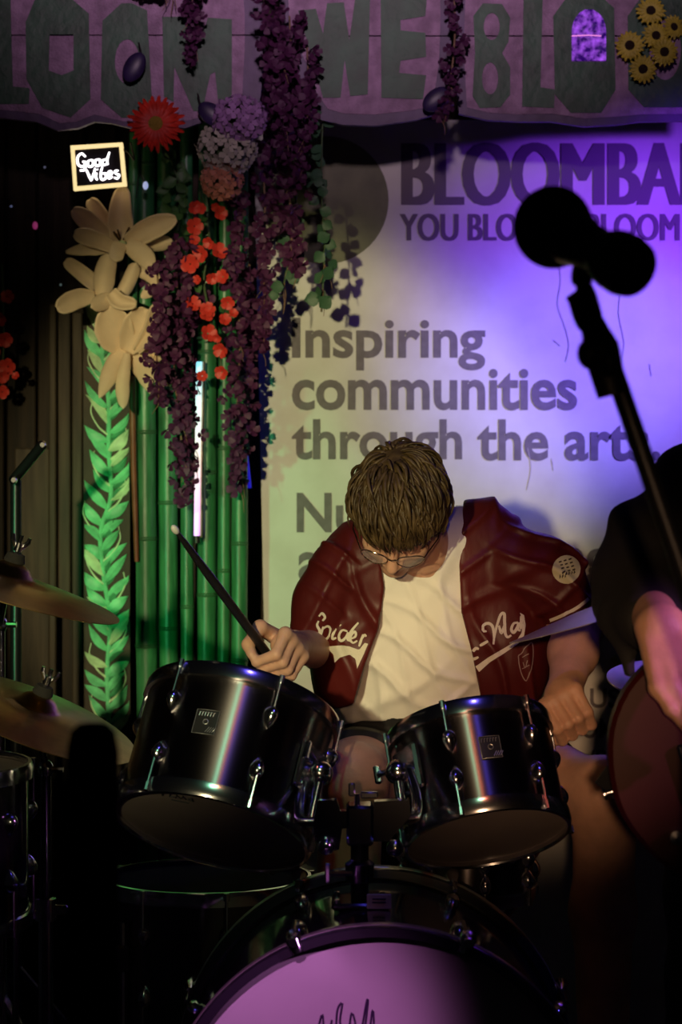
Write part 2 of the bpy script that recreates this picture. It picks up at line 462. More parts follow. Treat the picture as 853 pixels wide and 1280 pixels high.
nt.links.new(nz_.outputs['Fac'], rp.inputs[0]); nt.links.new(rp.outputs[0], bs.inputs['Emission Color']); bs.inputs['Emission Strength'].default_value = 0.9
lt = thing('foil_light', 'glowing purple crinkled foil light set in the hole of a letter O', 'light', W(736, 77, YS - 0.006))
mb = MB(); gx, gz = 12, 16; vs = []; fs = []
for j in range(gz + 1):
    for i in range(gx + 1):
        u = i / gx; v = j / gz; hw = 21.5 * (1 if v > 0.45 else math.sqrt(max(0.02, 1 - ((0.45 - v) / 0.46) ** 2)))
        p = W(736.5 + hw * (2 * u - 1), 12 + 64 * v, YS - 0.006); p.y += RNG.uniform(-0.003, 0.001); vs.append(p)
for j in range(gz):
    for i in range(gx):
        a = j * (gx + 1) + i; fs.append((a, a + 1, a + gx + 2, a + gx + 1))
mb.add(vs, fs).build('foil', pm, lt, False)
mb = MB(); mb.tube([W(715, 45, YS - 0.011), W(736, 44, YS - 0.012), W(752, 45, YS - 0.011)], 0.0012, 6)
mb.build('light_bar', mat('pink_bar', (0.6, 0.2, 0.7), 0.5, emit=(1, 0.3, 0.8), estr=0.8), lt)
# ------------------------------------------------------------------ bamboo poles
bam = mat('green_bamboo', (0.05, 0.26, 0.10), 0.35, col2=(0.03, 0.15, 0.06), scale=14, stretch=(6, 6, 0.8), bump=0.06, bscale=60)
bam_node = mat('bamboo_node', (0.05, 0.16, 0.07), 0.5)
def bamboo(px_top, px_bot, w, ytop, ybot, Y, nodes, label):
    r = w / 2 * Y / F
    a = W(px_top, ytop, Y); b = W(px_bot, ybot, Y); b.z = max(0.0, b.z)
    t = thing('bamboo_pole', label, 'bamboo', b, group='green bamboo poles beside the banner')
    zs = sorted([W(0, n, Y).z for n in nodes])
    pts = []; rr = []
    z = b.z
    cuts = [b.z] + [q for q in zs if b.z < q < a.z] + [a.z]
    for i in range(len(cuts) - 1):
        lo, hi = cuts[i], cuts[i + 1]
        n = 5
        for k in range(n):
            u = k / (n - 1); zz = lo + 0.002 + (hi - lo - 0.004) * u
            kk = (zz - b.z) / (a.z - b.z)
            pts.append(Vector((b.x + (a.x - b.x) * kk, Y, zz))); rr.append(r * (0.95 + 0.05 * abs(2 * u - 1) ** 4))
    MB().tube(pts, rr, 16).build('culm', bam, t)
    for q in cuts[1:-1]:
        kk = (q - b.z) / (a.z - b.z); c = Vector((b.x + (a.x - b.x) * kk, Y, q))
        MB().lathe([(r * 0.9, -0.006), (r * 1.03, -0.004), (r * 1.1, -0.001), (r * 0.97, 0.0005), (r * 1.07, 0.003), (r * 0.9, 0.006)], Matrix.Translation(c), 16).build('node', bam_node, t)
    return t
bamboo(180, 186, 27, 150, 1330, 5.20, [205, 330, 540, 673, 807, 960], 'first green bamboo pole from the painted leaf panel')
bamboo(208, 214, 25, 150, 1330, 5.21, [260, 400, 628, 785, 940], 'second green bamboo pole from the painted leaf panel')
bamboo(233, 235, 17, 150, 1330, 5.20, [300, 520, 758, 900], 'third bamboo pole from the painted leaf panel, thinner than its neighbours')
bamboo(260, 257, 24, 150, 1330, 5.20, [238, 440, 590, 743, 890], 'bamboo pole just behind the glowing light tube')
bamboo(282, 278, 17, 150, 1330, 5.21, [360, 560, 713, 880], 'thin bamboo pole between the light tube and the pole nearest the banner')
bamboo(301, 298, 21, 150, 1330, 5.20, [280, 500, 679, 825, 960], 'bamboo pole standing nearest the banner')
bamboo(168, 165, 13, 165, 420, 5.16, [230, 330], 'short bamboo cane held behind the lit word sign')
rod = mat('red_brown_cane', (0.20, 0.07, 0.03), 0.5, var=0.3, scale=20)
t = thing('cane_rod', 'thin red brown cane between the leaf panel and the bamboo', 'cane', W(169, 700, 5.17))
MB().tube([W(165, 470, 5.17), W(167, 580, 5.17), W(171, 702, 5.17)], [0.007, 0.0065, 0.005], 10).build('stem', rod, t)

# glowing tube
def ramp_emit(name, stops, strength, z0, z1):
    m = bpy.data.materials.new(name); m.use_nodes = True; nt = m.node_tree; b = nt.nodes['Principled BSDF']
    b.inputs['Base Color'].default_value = (0.8, 0.8, 0.8, 1)
    tc = nt.nodes.new('ShaderNodeTexCoord'); sp = nt.nodes.new('ShaderNodeSeparateXYZ'); mr = nt.nodes.new('ShaderNodeMapRange')
    mr.inputs[1].default_value = z0; mr.inputs[2].default_value = z1
    r = nt.nodes.new('ShaderNodeValToRGB')
    while len(r.color_ramp.elements) < len(stops): r.color_ramp.elements.new(0.5)
    for e, (p, c) in zip(r.color_ramp.elements, stops): e.position = p; e.color = (*c, 1)
    nt.links.new(tc.outputs['Object'], sp.inputs[0]); nt.links.new(sp.outputs[2], mr.inputs[0]); nt.links.new(mr.outputs[0], r.inputs[0])
    nt.links.new(r.outputs[0], b.inputs['Emission Color']); b.inputs['Emission Strength'].default_value = strength
    return m
a = W(249, 452, 5.15); b = W(246, 672, 5.15)
t = thing('light_tube', 'thin glowing tube shading from cyan to pink among the bamboo', 'light', b)
em = ramp_emit('tube_glow', [(0, (0.7, 0.3, 1)), (0.2, (1, 0.55, 0.9)), (0.45, (1, 0.9, 0.75)), (0.75, (0.75, 1, 0.9)), (1, (0.25, 0.75, 0.9))], 1.3, 0, a.z - b.z)
MB().tube([b, b.lerp(a, 0.5), a], 0.0062, 12).build('diffuser', em, t)
MB().tube([b + Vector((0.009, 0.004, 0)), a + Vector((0.009, 0.004, 0))], 0.0035, 8).build('backing_rail', mat('rail_alu', (0.5, 0.4, 0.3), 0.4, 0.8), t)
MB().lathe([(0, -0.012), (0.0075, -0.012), (0.0075, 0.004), (0, 0.004)], Matrix.Translation(b), 12).build('end_cap', black_plastic, t)
# blue rope light behind the garlands
t = thing('rope_light', 'dim blue rope light hanging between the bamboo and the banner', 'light', W(310, 620, 5.24))
MB().tube(catmull([W(311, 340, 5.24), W(308, 400, 5.235), W(309, 470, 5.24), W(306, 540, 5.235), W(312, 610, 5.24)], 6), 0.0045, 8).build('tube', mat('blue_rope_glow', (0.02, 0.02, 0.2), 0.4, emit=(0.02, 0.015, 0.8), estr=0.5), t)

# ------------------------------------------------------------------ painted leaf panel
YM = 5.25
t = leafpanel = thing('mural_board', 'tall narrow brown panel with bright green painted relief leaves', 'panel', W(134, 922, YM))
pan_brown = mat('leaf_panel_board', (0.045, 0.03, 0.018), 0.7, var=0.3, scale=14)
leaf_g = mat('leaf_paint_green', (0.18, 0.72, 0.34), 0.5, var=0.25, scale=30)
leaf_d = mat('leaf_paint_deep', (0.07, 0.34, 0.15), 0.5, var=0.25, scale=30)
leaf_p = mat('leaf_paint_pale', (0.55, 0.80, 0.45), 0.5, var=0.25, scale=30)
MB().prism(px_poly([(104, 370), (162, 370), (163, 926), (105, 926)], YM), (0, 0.02, 0)).build('board', pan_brown, t, False)
MB().prism(px_poly([(104, 926), (163, 926), (163, 1100), (105, 1100)], YM + 0.004), (0, 0.02, 0)).build('plinth', panel_wood, t, False)
def leaf_shape(mb, base, tip, hw, Y, bulge=0.004, bend=0.0):
    """a flat raised leaf between two pixel points"""
    bx, by = base; tx, ty = tip; dx, dy = tx - bx, ty - by; L = math.hypot(dx, dy); nx_, ny_ = -dy / L, dx / L
    prof = [0.22, 0.6, 0.9, 1.0, 0.92, 0.7, 0.38, 0.03]
    left = []; right = []; mid = []
    for i, w in enumerate(prof):
        u = i / (len(prof) - 1); k = bend * math.sin(math.pi * u)
        cx_, cy_ = bx + dx * u + nx_ * k, by + dy * u + ny_ * k
        def cl(xx): return min(161.5, max(105.5, xx))
        left.append(W(cl(cx_ + nx_ * hw * w), cy_ + ny_ * hw * w, Y)); right.append(W(cl(cx_ - nx_ * hw * w), cy_ - ny_ * hw * w, Y))
        mid.append(W(cl(cx_), cy_, Y - bulge))
    n = len(prof); vs = left + mid + right; fs = []
    for i in range(n - 1):
        fs += [(i, n + i, n + i + 1, i + 1), (n + i, 2 * n + i, 2 * n + i + 1, n + i + 1)]
    mb.add(vs, fs)
MB().tube(catmull([W(x, y, YM) for x, y in ((138, 380), (128, 440), (136, 500), (136, 560), (139, 620), (126, 665), (130, 720), (138, 780), (134, 840), (136, 900), (134, 924))], 6), 0.0055, 8).build('vine_stem', leaf_g, t)
lv = random.Random(5)
stemx = lambda y: float(np.interp(y, [380, 440, 500, 560, 620, 665, 720, 780, 840, 900], [138, 128, 136, 136, 139, 126, 130, 138, 134, 136]))
y = 404; k = 0
while y < 925:
    side = -1 if k % 2 == 0 else 1
    sx = stemx(y)
    for (dy, ln, hw) in ((0, 1.0, 1.0),):
        tx = sx + side * lv.uniform(22, 32); ty = y - lv.uniform(14, 34)
        mb = MB(); leaf_shape(mb, (sx, y + 4), (tx, ty), lv.uniform(5.2, 7.5), YM - 0.0008 - 0.0012 * (k % 4), bend=side * lv.uniform(-4, 5))
        mb.build('leaf', leaf_g if lv.random() < 0.72 else leaf_p, t)
    if k % 3 == 1:
        mb = MB(); side2 = -side
        mb.tube(catmull([W(sx, y + 6, YM - 0.002), W(sx + side2 * 12, y - 4, YM - 0.003), W(sx + side2 * 22, y - 22, YM - 0.002), W(sx + side2 * 20, y - 38, YM - 0.001)], 5), [0.0028 - 0.00012 * q for q in range(16)], 6)
        mb.build('tendril', leaf_p, t)
    if k % 2 == 0:
        mb = MB(); leaf_shape(mb, (sx, y), (sx - side * lv.uniform(10, 26), y - lv.uniform(16, 30)), lv.uniform(3.5, 6), YM - 0.0006, bend=side * lv.uniform(-5, 5)); mb.build('leaf', leaf_d, t)
    y += lv.uniform(8, 12); k += 1

# ------------------------------------------------------------------ foam lilies
lily_cream = mat('lily_foam', (0.80, 0.62, 0.42), 0.6, var=0.07, scale=18, bump=0.05, bscale=60)
lily_green = mat('lily_throat', (0.55, 0.66, 0.36), 0.6, var=0.1, scale=20)
def petal(pts, hws, Y0, Y1, cup=0.35, thick=0.0055, roll=0.0):
    """thick foam petal: centre line in pixels from base to tip, half widths in pixels, depth from base to tip"""
    C = catmull([Vector((p[0], p[1], 0)) for p in pts], 6); n = len(C)
    hw = [float(np.interp(i / (n - 1), np.linspace(0, 1, len(hws)), hws)) for i in range(n)]
    m = 8; front = []; 
    for i in range(n):
        u = i / (n - 1)
        a = C[max(0, i - 1)]; b = C[min(n - 1, i + 1)]; d = (b - a).normalized(); nn = Vector((-d.y, d.x, 0))
        Yc = Y0 + (Y1 - Y0) * (u ** 1.2)
        w = hw[i]
        if u > 0.86: w *= math.sqrt(max(0.0, 1 - ((u - 0.86) / 0.145) ** 2))
        for j in range(m + 1):
            s = 2 * j / m - 1
            q = C[i] + nn * (s * w)
            depth = 1.5 * cup * w * (s * s) * Yc / F
            p = W(q.x, q.y, Yc); p.y -= depth; p.y += roll * (u ** 3)
            front.append(p)
    N = len(front); cols = m + 1
    fs = []
    for i in range(n - 1):
        for j in range(m):
            a = i * cols + j; fs.append((a, a + 1, a + cols + 1, a + cols))
    # thickness along the local normal
    nr = [Vector((0, 0, 0)) for _ in front]
    for f in fs:
        q = (front[f[1]] - front[f[0]]).cross(front[f[3]] - front[f[0]])
        for k in f: nr[k] += q
    back = [front[k] + (nr[k].normalized() if nr[k].length > 0 else Vector((0, 1, 0))) * thick for k in range(N)]
    if sum(b.y for b in back) < sum(f.y for f in front): back = [front[k] * 2 - back[k] for k in range(N)]
    vs = front + back
    fs2 = list(fs) + [tuple(k + N for k in reversed(f)) for f in fs]
    rim = [j for j in range(cols)] + [i * cols + m for i in range(1, n)] + [(n - 1) * cols + j for j in range(m - 1, -1, -1)] + [i * cols for i in range(n - 2, 0, -1)]
    for i in range(len(rim)):
        a, b = rim[i], rim[(i + 1) % len(rim)]; fs2.append((a, b, b + N, a + N))
    mb = MB(); mb.add(vs, fs2); return mb
def lily(label, base, Y, petals, throat=None):
    t = thing('foam_lily', label, 'flower', W(*base, Y))
    for (pts, hws, Y0, Y1, cup) in petals:
        o = petal(pts, hws, Y0, Y1, cup).build('petal', lily_cream, t, angle=180)
        sub = o.modifiers.new('sub', 'SUBSURF'); sub.levels = 1; sub.render_levels = 1
    if throat:
        MB().ball(W(*throat, Y - 0.01), 0.012).build('throat', lily_green, t)
        for q in range(4):
            e = W(throat[0] + RNG.uniform(-10, 10), throat[1] - RNG.uniform(8, 20), Y - 0.05)
            MB().tube([W(*throat, Y - 0.01), e], [0.0015, 0.0022], 6).build('stamen', mat('stamen_brown', (0.10, 0.05, 0.02), 0.6), t)
    return t
lily('topmost cream foam lily, wide open, below the lit word sign', (155, 305), 5.12, [
    ([(153, 302), (151, 268), (154, 233)], [13, 15, 12, 7], 5.10, 5.10, 0.5),
    ([(147, 302), (128, 274), (112, 249)], [7, 10, 9, 7], 5.12, 5.09, 0.5),
    ([(143, 303), (116, 281), (91, 262)], [6, 10, 11, 6], 5.10, 5.06, 0.5),
    ([(146, 312), (121, 300), (93, 292)], [6, 9, 10, 7], 5.08, 5.03, 0.4),
    ([(136, 312), (112, 311), (82, 315)], [4, 8, 7, 2], 5.10, 5.08, 0.2),
    ([(158, 304), (188, 287), (220, 273)], [7, 13, 13, 6], 5.09, 5.03, 0.5),
    ([(172, 308), (196, 304), (216, 301)], [6, 10, 11, 6], 5.11, 5.09, -0.6),
    ([(150, 302), (146, 314), (145, 326)], [12, 11, 10, 8], 5.07, 5.02, -0.3),
    ([(158, 304), (178, 318), (190, 334)], [10, 14, 13, 8], 5.07, 5.02, -0.3)], (152, 304))
lily('middle cream foam lily of the three with narrow curling petals', (140, 375), 5.13, [
    ([(122, 358), (102, 341), (82, 326)], [8, 9, 8, 6], 5.13, 5.08, 0.4),
    ([(128, 370), (130, 342), (137, 317)], [11, 15, 14, 11], 5.09, 5.06, -0.5),
    ([(148, 374), (160, 352), (170, 328)], [8, 10, 10, 9], 5.11, 5.09, -0.6),
    ([(166, 336), (188, 344), (193, 358), (176, 372)], [8, 10, 10, 6], 5.12, 5.08, -0.3),
    ([(120, 370), (97, 374), (72, 386)], [6, 11, 12, 8], 5.10, 5.03, 0.4),
    ([(140, 372), (126, 378), (114, 384)], [9, 12, 11, 7], 5.07, 5.03, -0.4),
    ([(138, 365), (150, 377), (170, 380)], [7, 9, 8, 5], 5.07, 5.04, 0.6)])
lily('lowest cream foam lily with a deep cup and drooping petals', (157, 440), 5.14, [
    ([(157, 440), (146, 418), (134, 384)], [10, 22, 24, 12], 5.12, 5.07, 0.35),
    ([(158, 440), (170, 418), (183, 386)], [8, 18, 20, 12], 5.11, 5.07, 0.4),
    ([(170, 440), (190, 412), (198, 380)], [4, 8, 9, 7], 5.10, 5.05, 0.7),
    ([(158, 438), (140, 462), (124, 498)], [12, 15, 12, 4], 5.11, 5.05, -0.4),
    ([(159, 440), (153, 478), (154, 511)], [5, 9, 10, 6], 5.09, 5.04, -0.4),
    ([(164, 438), (184, 464), (196, 497)], [12, 18, 16, 5], 5.12, 5.07, -0.3),
    ([(178, 438), (202, 462), (212, 486)], [8, 10, 8, 3], 5.13, 5.09, 0.5)], (156, 398))

# ------------------------------------------------------------------ stroke lettering
def strokes(mb, lines, Y, r, flat=0.4, tap=True):
    for ln in lines:
        C = catmull([W(p[0], p[1], Y) for p in ln], 5) if len(ln) > 2 else [W(p[0], p[1], Y) for p in ln]
        n = len(C)
        mb.tube(C, [r * (0.75 + 0.25 * math.sin(math.pi * i / max(1, n - 1))) if tap else r for i in range(n)], 8, nrm=(0, 1, 0), flat=flat)
# Good Vibes light box
YG = 5.06
gs = thing('word_sign', 'small lit sign reading Good Vibes in a glowing cream frame', 'sign', W(124, 238, YG))
warm_glow = mat('frame_glow', (0.8, 0.65, 0.4), 0.5, emit=(1.0, 0.78, 0.36), estr=1.0)
white_glow = mat('letter_glow', (0.9, 0.9, 0.9), 0.5, emit=(1.0, 0.93, 0.97), estr=3.0)
oq = [(88, 182), (153, 178), (158, 232), (92, 238)]; iq = [(93, 187), (149, 183), (153, 228), (96, 233)]
MB().ringprism(px_poly(oq, YG), px_poly(iq, YG), (0, 0.02, 0)).build('frame', warm_glow, gs, False)
MB().prism(px_poly([(90, 184), (152, 180), (156, 230), (94, 236)], YG + 0.006), (0, 0.012, 0)).build('panel', mat('sign_black', (0.006, 0.004, 0.006), 0.6, spec=0.1), gs, False)
mb = MB()
strokes(mb, [  # Good
    [(107, 196), (102, 192), (97, 197), (98, 206), (104, 208), (107, 203), (103, 202)], [(107, 203), (106, 212), (100, 213)],
    [(115, 200), (110, 202), (111, 208), (116, 207), (116, 201), (114, 200)], [(124, 199), (119, 201), (120, 207), (125, 206), (125, 200), (123, 199)],
    [(133, 199), (128, 201), (129, 206), (134, 205)], [(137, 190), (134, 200), (135, 206)],
    # Vibes
    [(108, 212), (111, 219), (114, 226)], [(114, 226), (117, 218), (119, 210)], [(121, 216), (120, 222), (122, 225)], [(121.5, 211.5), (122, 212.5)],
    [(128, 208), (126, 217), (127, 224), (132, 223), (132, 217), (128, 217)], [(135, 220), (140, 217), (138, 214), (135, 217), (136, 223), (141, 221)],
    [(148, 213), (144, 214), (145, 217), (149, 219), (147, 223), (143, 222)]], YG - 0.001, 0.0023, 0.6)
mb.build('lettering', white_glow, gs)
MB().tube(catmull([W(150, 186, YG + 0.01), W(160, 190, YG + 0.02), W(168, 200, YG + 0.03), W(163, 178, YG + 0.03)], 5), 0.0022, 6).build('cable', black_plastic, gs)

# ------------------------------------------------------------------ flowers
def ray_flower(label, c, R, Y, npet, colr, colc, rows=2, tilt=(0, -1, 0.05), group=None, name='gerbera', rc=0.28, cat='flower'):
    p = W(*c, Y); t = thing(name, label, cat, p, group)
    Rm = R * Y / F; M0 = MX(p, tilt)
    for row in range(rows):
        for k in range(npet):
            a = 2 * math.pi * (k + 0.5 * row) / npet + RNG.uniform(-0.06, 0.06); L = Rm * (1 - 0.16 * row) * RNG.uniform(0.93, 1.05)
            w = 2.3 * Rm / npet * 1.5; ca, sa = math.cos(a), math.sin(a); lift = 0.03 * Rm + row * 0.09 * Rm
            pr = [(0.15, 0.5, 0.0), (0.45, 0.9, 0.06), (0.75, 1.0, 0.05), (0.92, 0.7, 0.0), (1.0, 0.1, -0.04)]
            vs = []; fs = []
            for (u, ww, h) in pr:
                for s_ in (-1, 0, 1):
                    x_ = u * L; y_ = s_ * w * ww * 0.5; z_ = h * Rm + lift + (0.05 * Rm * u if s_ else 0)
                    vs.append(M0 @ Vector((ca * x_ - sa * y_, sa * x_ + ca * y_, z_)))
            for i in range(4):
                for j in range(2):
                    q = i * 3 + j; fs.append((q, q + 1, q + 4, q + 3))
            MB().add(vs, fs).build('petal', colr, t)
    mb = MB(); mb.lathe([(0.0, 0.22 * Rm), (rc * 0.6 * Rm, 0.21 * Rm), (rc * Rm, 0.14 * Rm), (rc * Rm * 1.02, -0.02 * Rm), (0, -0.03 * Rm)], M0, 20); mb.build('flower_centre', colc, t)
    return t
red_pet = mat('gerbera_red', (0.62, 0.03, 0.015), 0.55, var=0.2, scale=40)
ger_c = mat('gerbera_centre', (0.36, 0.24, 0.03), 0.8, bump=0.8, bscale=300)
ray_flower('large red gerbera with a yellow centre on the lower edge of the board', (195, 155), 36, 4.93, 22, red_pet, ger_c, 2)
sun_pet = mat('sunflower_yellow', (0.62, 0.50, 0.06), 0.55, var=0.2, scale=40)
sun_c = mat('sunflower_brown', (0.03, 0.014, 0.008), 0.9, bump=0.8, bscale=300)
for c, tl, R, lab in (((814, 14), (-.1, -1, .15), 19, 'topmost sunflower of the bunch on the board'), ((788, 57), (-.25, -1, 0), 19.5, 'sunflower of the bunch closest to the purple foil light'),
                 ((842, 34), (.4, -1, .1), 16, 'half hidden sunflower behind the middle of the bunch'), ((820, 45), (.1, -1, .1), 18, 'sunflower in the middle of the bunch'),
                 ((830, 65), (.2, -1, -.1), 19, 'sunflower with overlapping petals just below the middle of the bunch'), ((804, 86), (0, -1, -.25), 18.5, 'lowest sunflower of the bunch on the board')):
    yy = {814: 4.945, 788: 4.94, 842: 4.95, 820: 4.935, 830: 4.92, 804: 4.935}[c[0]]
    ray_flower(lab, c, R, yy, 17, sun_pet, sun_c, 2, tl, 'sunflower bunch on the sign', 'sunflower', 0.4)

def blossom_mesh(name, m, npet=5, cup=0.35, centre=None):
    mb = MB()
    for k in range(npet):
        a = 2 * math.pi * k / npet; ca, sa = math.cos(a), math.sin(a); vs = []; fs = []
        for (u, w, h) in ((0.08, 0.12, 0), (0.5, 0.42, cup * 0.45), (0.82, 0.46, cup * 0.8), (1.0, 0.22, cup * 0.75)):
            for s_ in (-1, 0, 1):
                x_, y_, z_ = u, s_ * w, h + (0.10 if s_ else 0) * u
                vs.append((ca * x_ - sa * y_, sa * x_ + ca * y_, z_ + 0.04 * (k % 2)))
        for i in range(3):
            for j in range(2):
                q = i * 3 + j; fs.append((q, q + 1, q + 4, q + 3))
        mb.add(vs, fs)
    me = bpy.data.meshes.new(name); me.from_pydata([tuple(v) for v in mb.v], [], mb.f); me.materials.append(m)
    for p in me.polygons: p.use_smooth = True
    return me
def facing(rg, spread=0.7):
    return (Vector((rg.uniform(-1, 1) * spread, -1, rg.uniform(-1, 1) * spread - 0.1))).to_track_quat('Z', 'Y').to_euler()
def leaf_mesh(name, m, w=0.36):
    vs = []; fs = []; pr = [(0, 0.05), (0.25, 0.8), (0.5, 1.0), (0.75, 0.7), (1, 0.02)]
    for u, k in pr:
        for s_ in (-1, 0, 1): vs.append((s_ * w * k, u, 0.10 * abs(s_) - 0.25 * u * u))
    for i in range(4):
        for j in range(2):
            q = i * 3 + j; fs.append((q, q + 1, q + 4, q + 3))
    me = bpy.data.meshes.new(name); me.from_pydata(vs, [], fs); me.materials.append(m)
    for p in me.polygons: p.use_smooth = True
    return me
red_b = blossom_mesh('red_blossom', mat('blossom_red', (0.72, 0.05, 0.035), 0.5, var=0.2, scale=60), 5, 0.5)
burg_b = blossom_mesh('burgundy_blossom', mat('wisteria_burgundy', (0.085, 0.015, 0.075), 0.6, var=0.35, scale=50), 4, 0.6)
purp_b = blossom_mesh('purple_blossom', MATS['wisteria_burgundy'], 4, 0.6)
hyd = {'purple': blossom_mesh('hydrangea_purple', mat('hyd_purple', (0.42, 0.22, 0.52), 0.6, var=0.2, scale=40), 4, 0.25),
       'white': blossom_mesh('hydrangea_white', mat('hyd_white', (0.55, 0.52, 0.44), 0.6, var=0.15, scale=40), 4, 0.25),
       'peach': blossom_mesh('hydrangea_peach', mat('hyd_peach', (0.62, 0.24, 0.17), 0.6, var=0.2, scale=40), 4, 0.25)}
green_leaf = leaf_mesh('green_leaf', mat('leaf_green', (0.05, 0.14, 0.04), 0.5, var=0.3, scale=30))
ivy_leaf = leaf_mesh('ivy_leaf', mat('ivy_green', (0.05, 0.13, 0.07), 0.5, var=0.3, scale=30), 0.5)
stem_m = mat('stem_tan', (0.25, 0.15, 0.09), 0.7)
stem_g = mat('stem_green', (0.06, 0.11, 0.04), 0.7)
yc = mat('blossom_yellow', (0.6, 0.4, 0.08), 0.6)

# red blossom spray
rs = [(243, 258, 9), (252, 261, 7), (275, 267, 9), (243, 283, 11), (262, 303, 8), (243, 300, 7), (252, 317, 11), (273, 315, 11), (238, 330, 12), (265, 347, 8), (279, 346, 9),
      (241, 380, 10), (260, 388, 10), (285, 378, 9), (258, 393, 10), (281, 400, 8), (292, 392, 6), (260, 417, 11), (277, 437, 10), (278, 465, 9), (253, 470, 7), (270, 258, 6), (247, 350, 6), (272, 422, 6)]
t = thing('blossom_spray', 'hanging spray of bright red blossoms in front of the bamboo', 'flowers', W(262, 470, 5.08))
MB().tube(catmull([W(250, 240, 5.1), W(262, 300, 5.1), W(255, 350, 5.1), W(264, 400, 5.1), W(275, 440, 5.1), W(276, 468, 5.1)], 6), 0.0025, 6).build('stem', stem_g, t)
for (x_, y_, r_) in rs:
    inst('blossom', red_b, t, W(x_, y_, RNG.uniform(5.045, 5.075)), facing(RNG, 0.5), r_ * 5.06 / F)
for k in range(10):
    x_, y_, _ = RNG.choice(rs); inst('leaf', green_leaf, t, W(x_ + RNG.uniform(-12, 12), y_, 5.09), (RNG.uniform(0, 6), RNG.uniform(-1, 1), RNG.uniform(0, 6)), 0.032)
t = thing('blossom_spray', 'dim red blossoms hanging on the dark plank wall', 'flowers', W(4, 495, 5.22))
MB().tube([W(2, 330, 5.24), W(5, 420, 5.23), W(2, 500, 5.24)], 0.0025, 6).build('stem', stem_g, t)
for (x_, y_, r_) in ((8, 371, 9), (2, 398, 9), (6, 424, 10), (10, 458, 11), (2, 470, 9), (3, 490, 9), (20, 470, 5), (-10, 440, 10), (-14, 480, 10)):
    inst('blossom', red_b, t, W(x_, y_, RNG.uniform(5.2, 5.22)), facing(RNG, 0.5), r_ * 5.2 / F)

# hydrangea heads
def hydrangea(label, kind, c, rx, ry, Y, n):
    t = thing('hydrangea', label, 'flower', W(*c, Y), group='hydrangea heads beside the sign')
    sx, sz = rx * Y / F, ry * Y / F
    MB().ball(W(*c, Y + 0.01), (sx * 0.75, 0.03, sz * 0.75)).build('flower_core', stem_g, t)
    for k in range(n):
        z_ = 1 - 1.0 * (k + 0.5) / n; ph = k * 2.39996
        rr = math.sqrt(max(0, 1 - z_ * z_))
        d = Vector((rr * math.cos(ph), -z_, rr * math.sin(ph)))
        p = W(*c, Y) + Vector((d.x * sx, d.y * 0.045, d.z * sz))
        inst('floret', hyd[kind], t, p, (d + Vector((RNG.uniform(-.3, .3), 0, RNG.uniform(-.3, .3)))).to_track_quat('Z', 'Y').to_euler(), RNG.uniform(0.012, 0.0165))
    return t
hydrangea('purple hydrangea head above the whitish one, on the board edge', 'purple', (300, 148), 32, 26, 4.93, 34)
hydrangea('whitish hydrangea head between the purple and peach ones', 'white', (284, 185), 35, 32, 4.96, 40)
hydrangea('peach pink hydrangea head below the whitish one', 'peach', (278, 224), 24, 24, 4.98, 28)

# hanging wisteria and ivy
def strand(label, pts, Y, wid, n, me, size=(7, 11), tip=True, name='wisteria_strand', stem=None, rg=None, dY=0.03, twigs=4):
    rg = rg or random.Random(len(label) * 7 + int(pts[0][0]))
    t = thing(name, label, 'garland', W(pts[-1][0], pts[-1][1], Y), group='flower garlands hanging beside the banner')
    C = catmull([W(p[0], p[1], Y) for p in pts], 8)
    MB().tube(C, 0.002, 6).build('stem', stem or stem_m, t)
    for k in range(n):
        u = (k + rg.random()) / n; i = min(len(C) - 2, int(u * (len(C) - 1))); q = C[i].lerp(C[i + 1], u * (len(C) - 1) - i)
        w_ = wid * (1 if u < 0.75 else (1.15 - u) / 0.4) * Y / F
        p = q + Vector((rg.gauss(0, 0.45) * w_, -abs(rg.gauss(0, 0.5)) * dY, rg.uniform(-.004, .004)))
        if name == 'ivy_strand':
            inst('leaf', me, t, p, (math.pi / 2 + rg.uniform(-.7, .7), rg.uniform(-2.6, 2.6), rg.uniform(-.5, .5)), rg.uniform(*size) * Y / F)
        else:
            inst('blossom', me, t, p, facing(rg, 1.1), rg.uniform(*size) * Y / F)
    for k in range(twigs):
        i = rg.randint(len(C) // 2, len(C) - 1); q = C[i]
        e = q + Vector((rg.uniform(-.02, .02), -0.02, -rg.uniform(.03, .06)))
        MB().tube([q, q.lerp(e, .5) + Vector((0.003, -.005, 0)), e], [0.0012, 0.001, 0.0006], 5).build('twig', stem_m, t)
    return t
strand('burgundy wisteria strand trailing over the lowest lily', [(196, 330), (200, 400), (196, 450), (202, 505)], 4.995, 14, 42, burg_b)
strand('long burgundy wisteria strand between the lilies and the light tube', [(220, 300), (222, 380), (218, 460), (226, 540), (234, 630)], 5.07, 24, 95, burg_b, dY=0.05)
strand('burgundy wisteria strand touching the light tube', [(236, 340), (238, 420), (236, 500), (242, 590)], 5.125, 14, 46, burg_b)
strand('burgundy wisteria strand right beside the red blossom spray', [(300, 230), (296, 330), (300, 430), (296, 520), (294, 600)], 5.09, 18, 80, burg_b, dY=0.05)
strand('short burgundy wisteria strand between the blossoms and the banner edge', [(312, 330), (310, 420), (306, 500), (300, 610)], 5.155, 12, 44, burg_b)
strand('burgundy wisteria strand hanging over the banner edge', [(332, 90), (330, 200), (332, 300), (330, 380), (328, 440)], 5.08, 16, 80, burg_b, dY=0.05)
strand('thick purple wisteria strand in the gap between two boards', [(338, -40), (345, 40), (352, 110), (356, 200)], 4.88, 24, 85, purp_b, dY=0.05)
strand('second purple wisteria strand in the gap, reaching below the boards', [(362, 20), (366, 110), (362, 200), (364, 290), (372, 340)], 4.948, 22, 85, purp_b, dY=0.025)
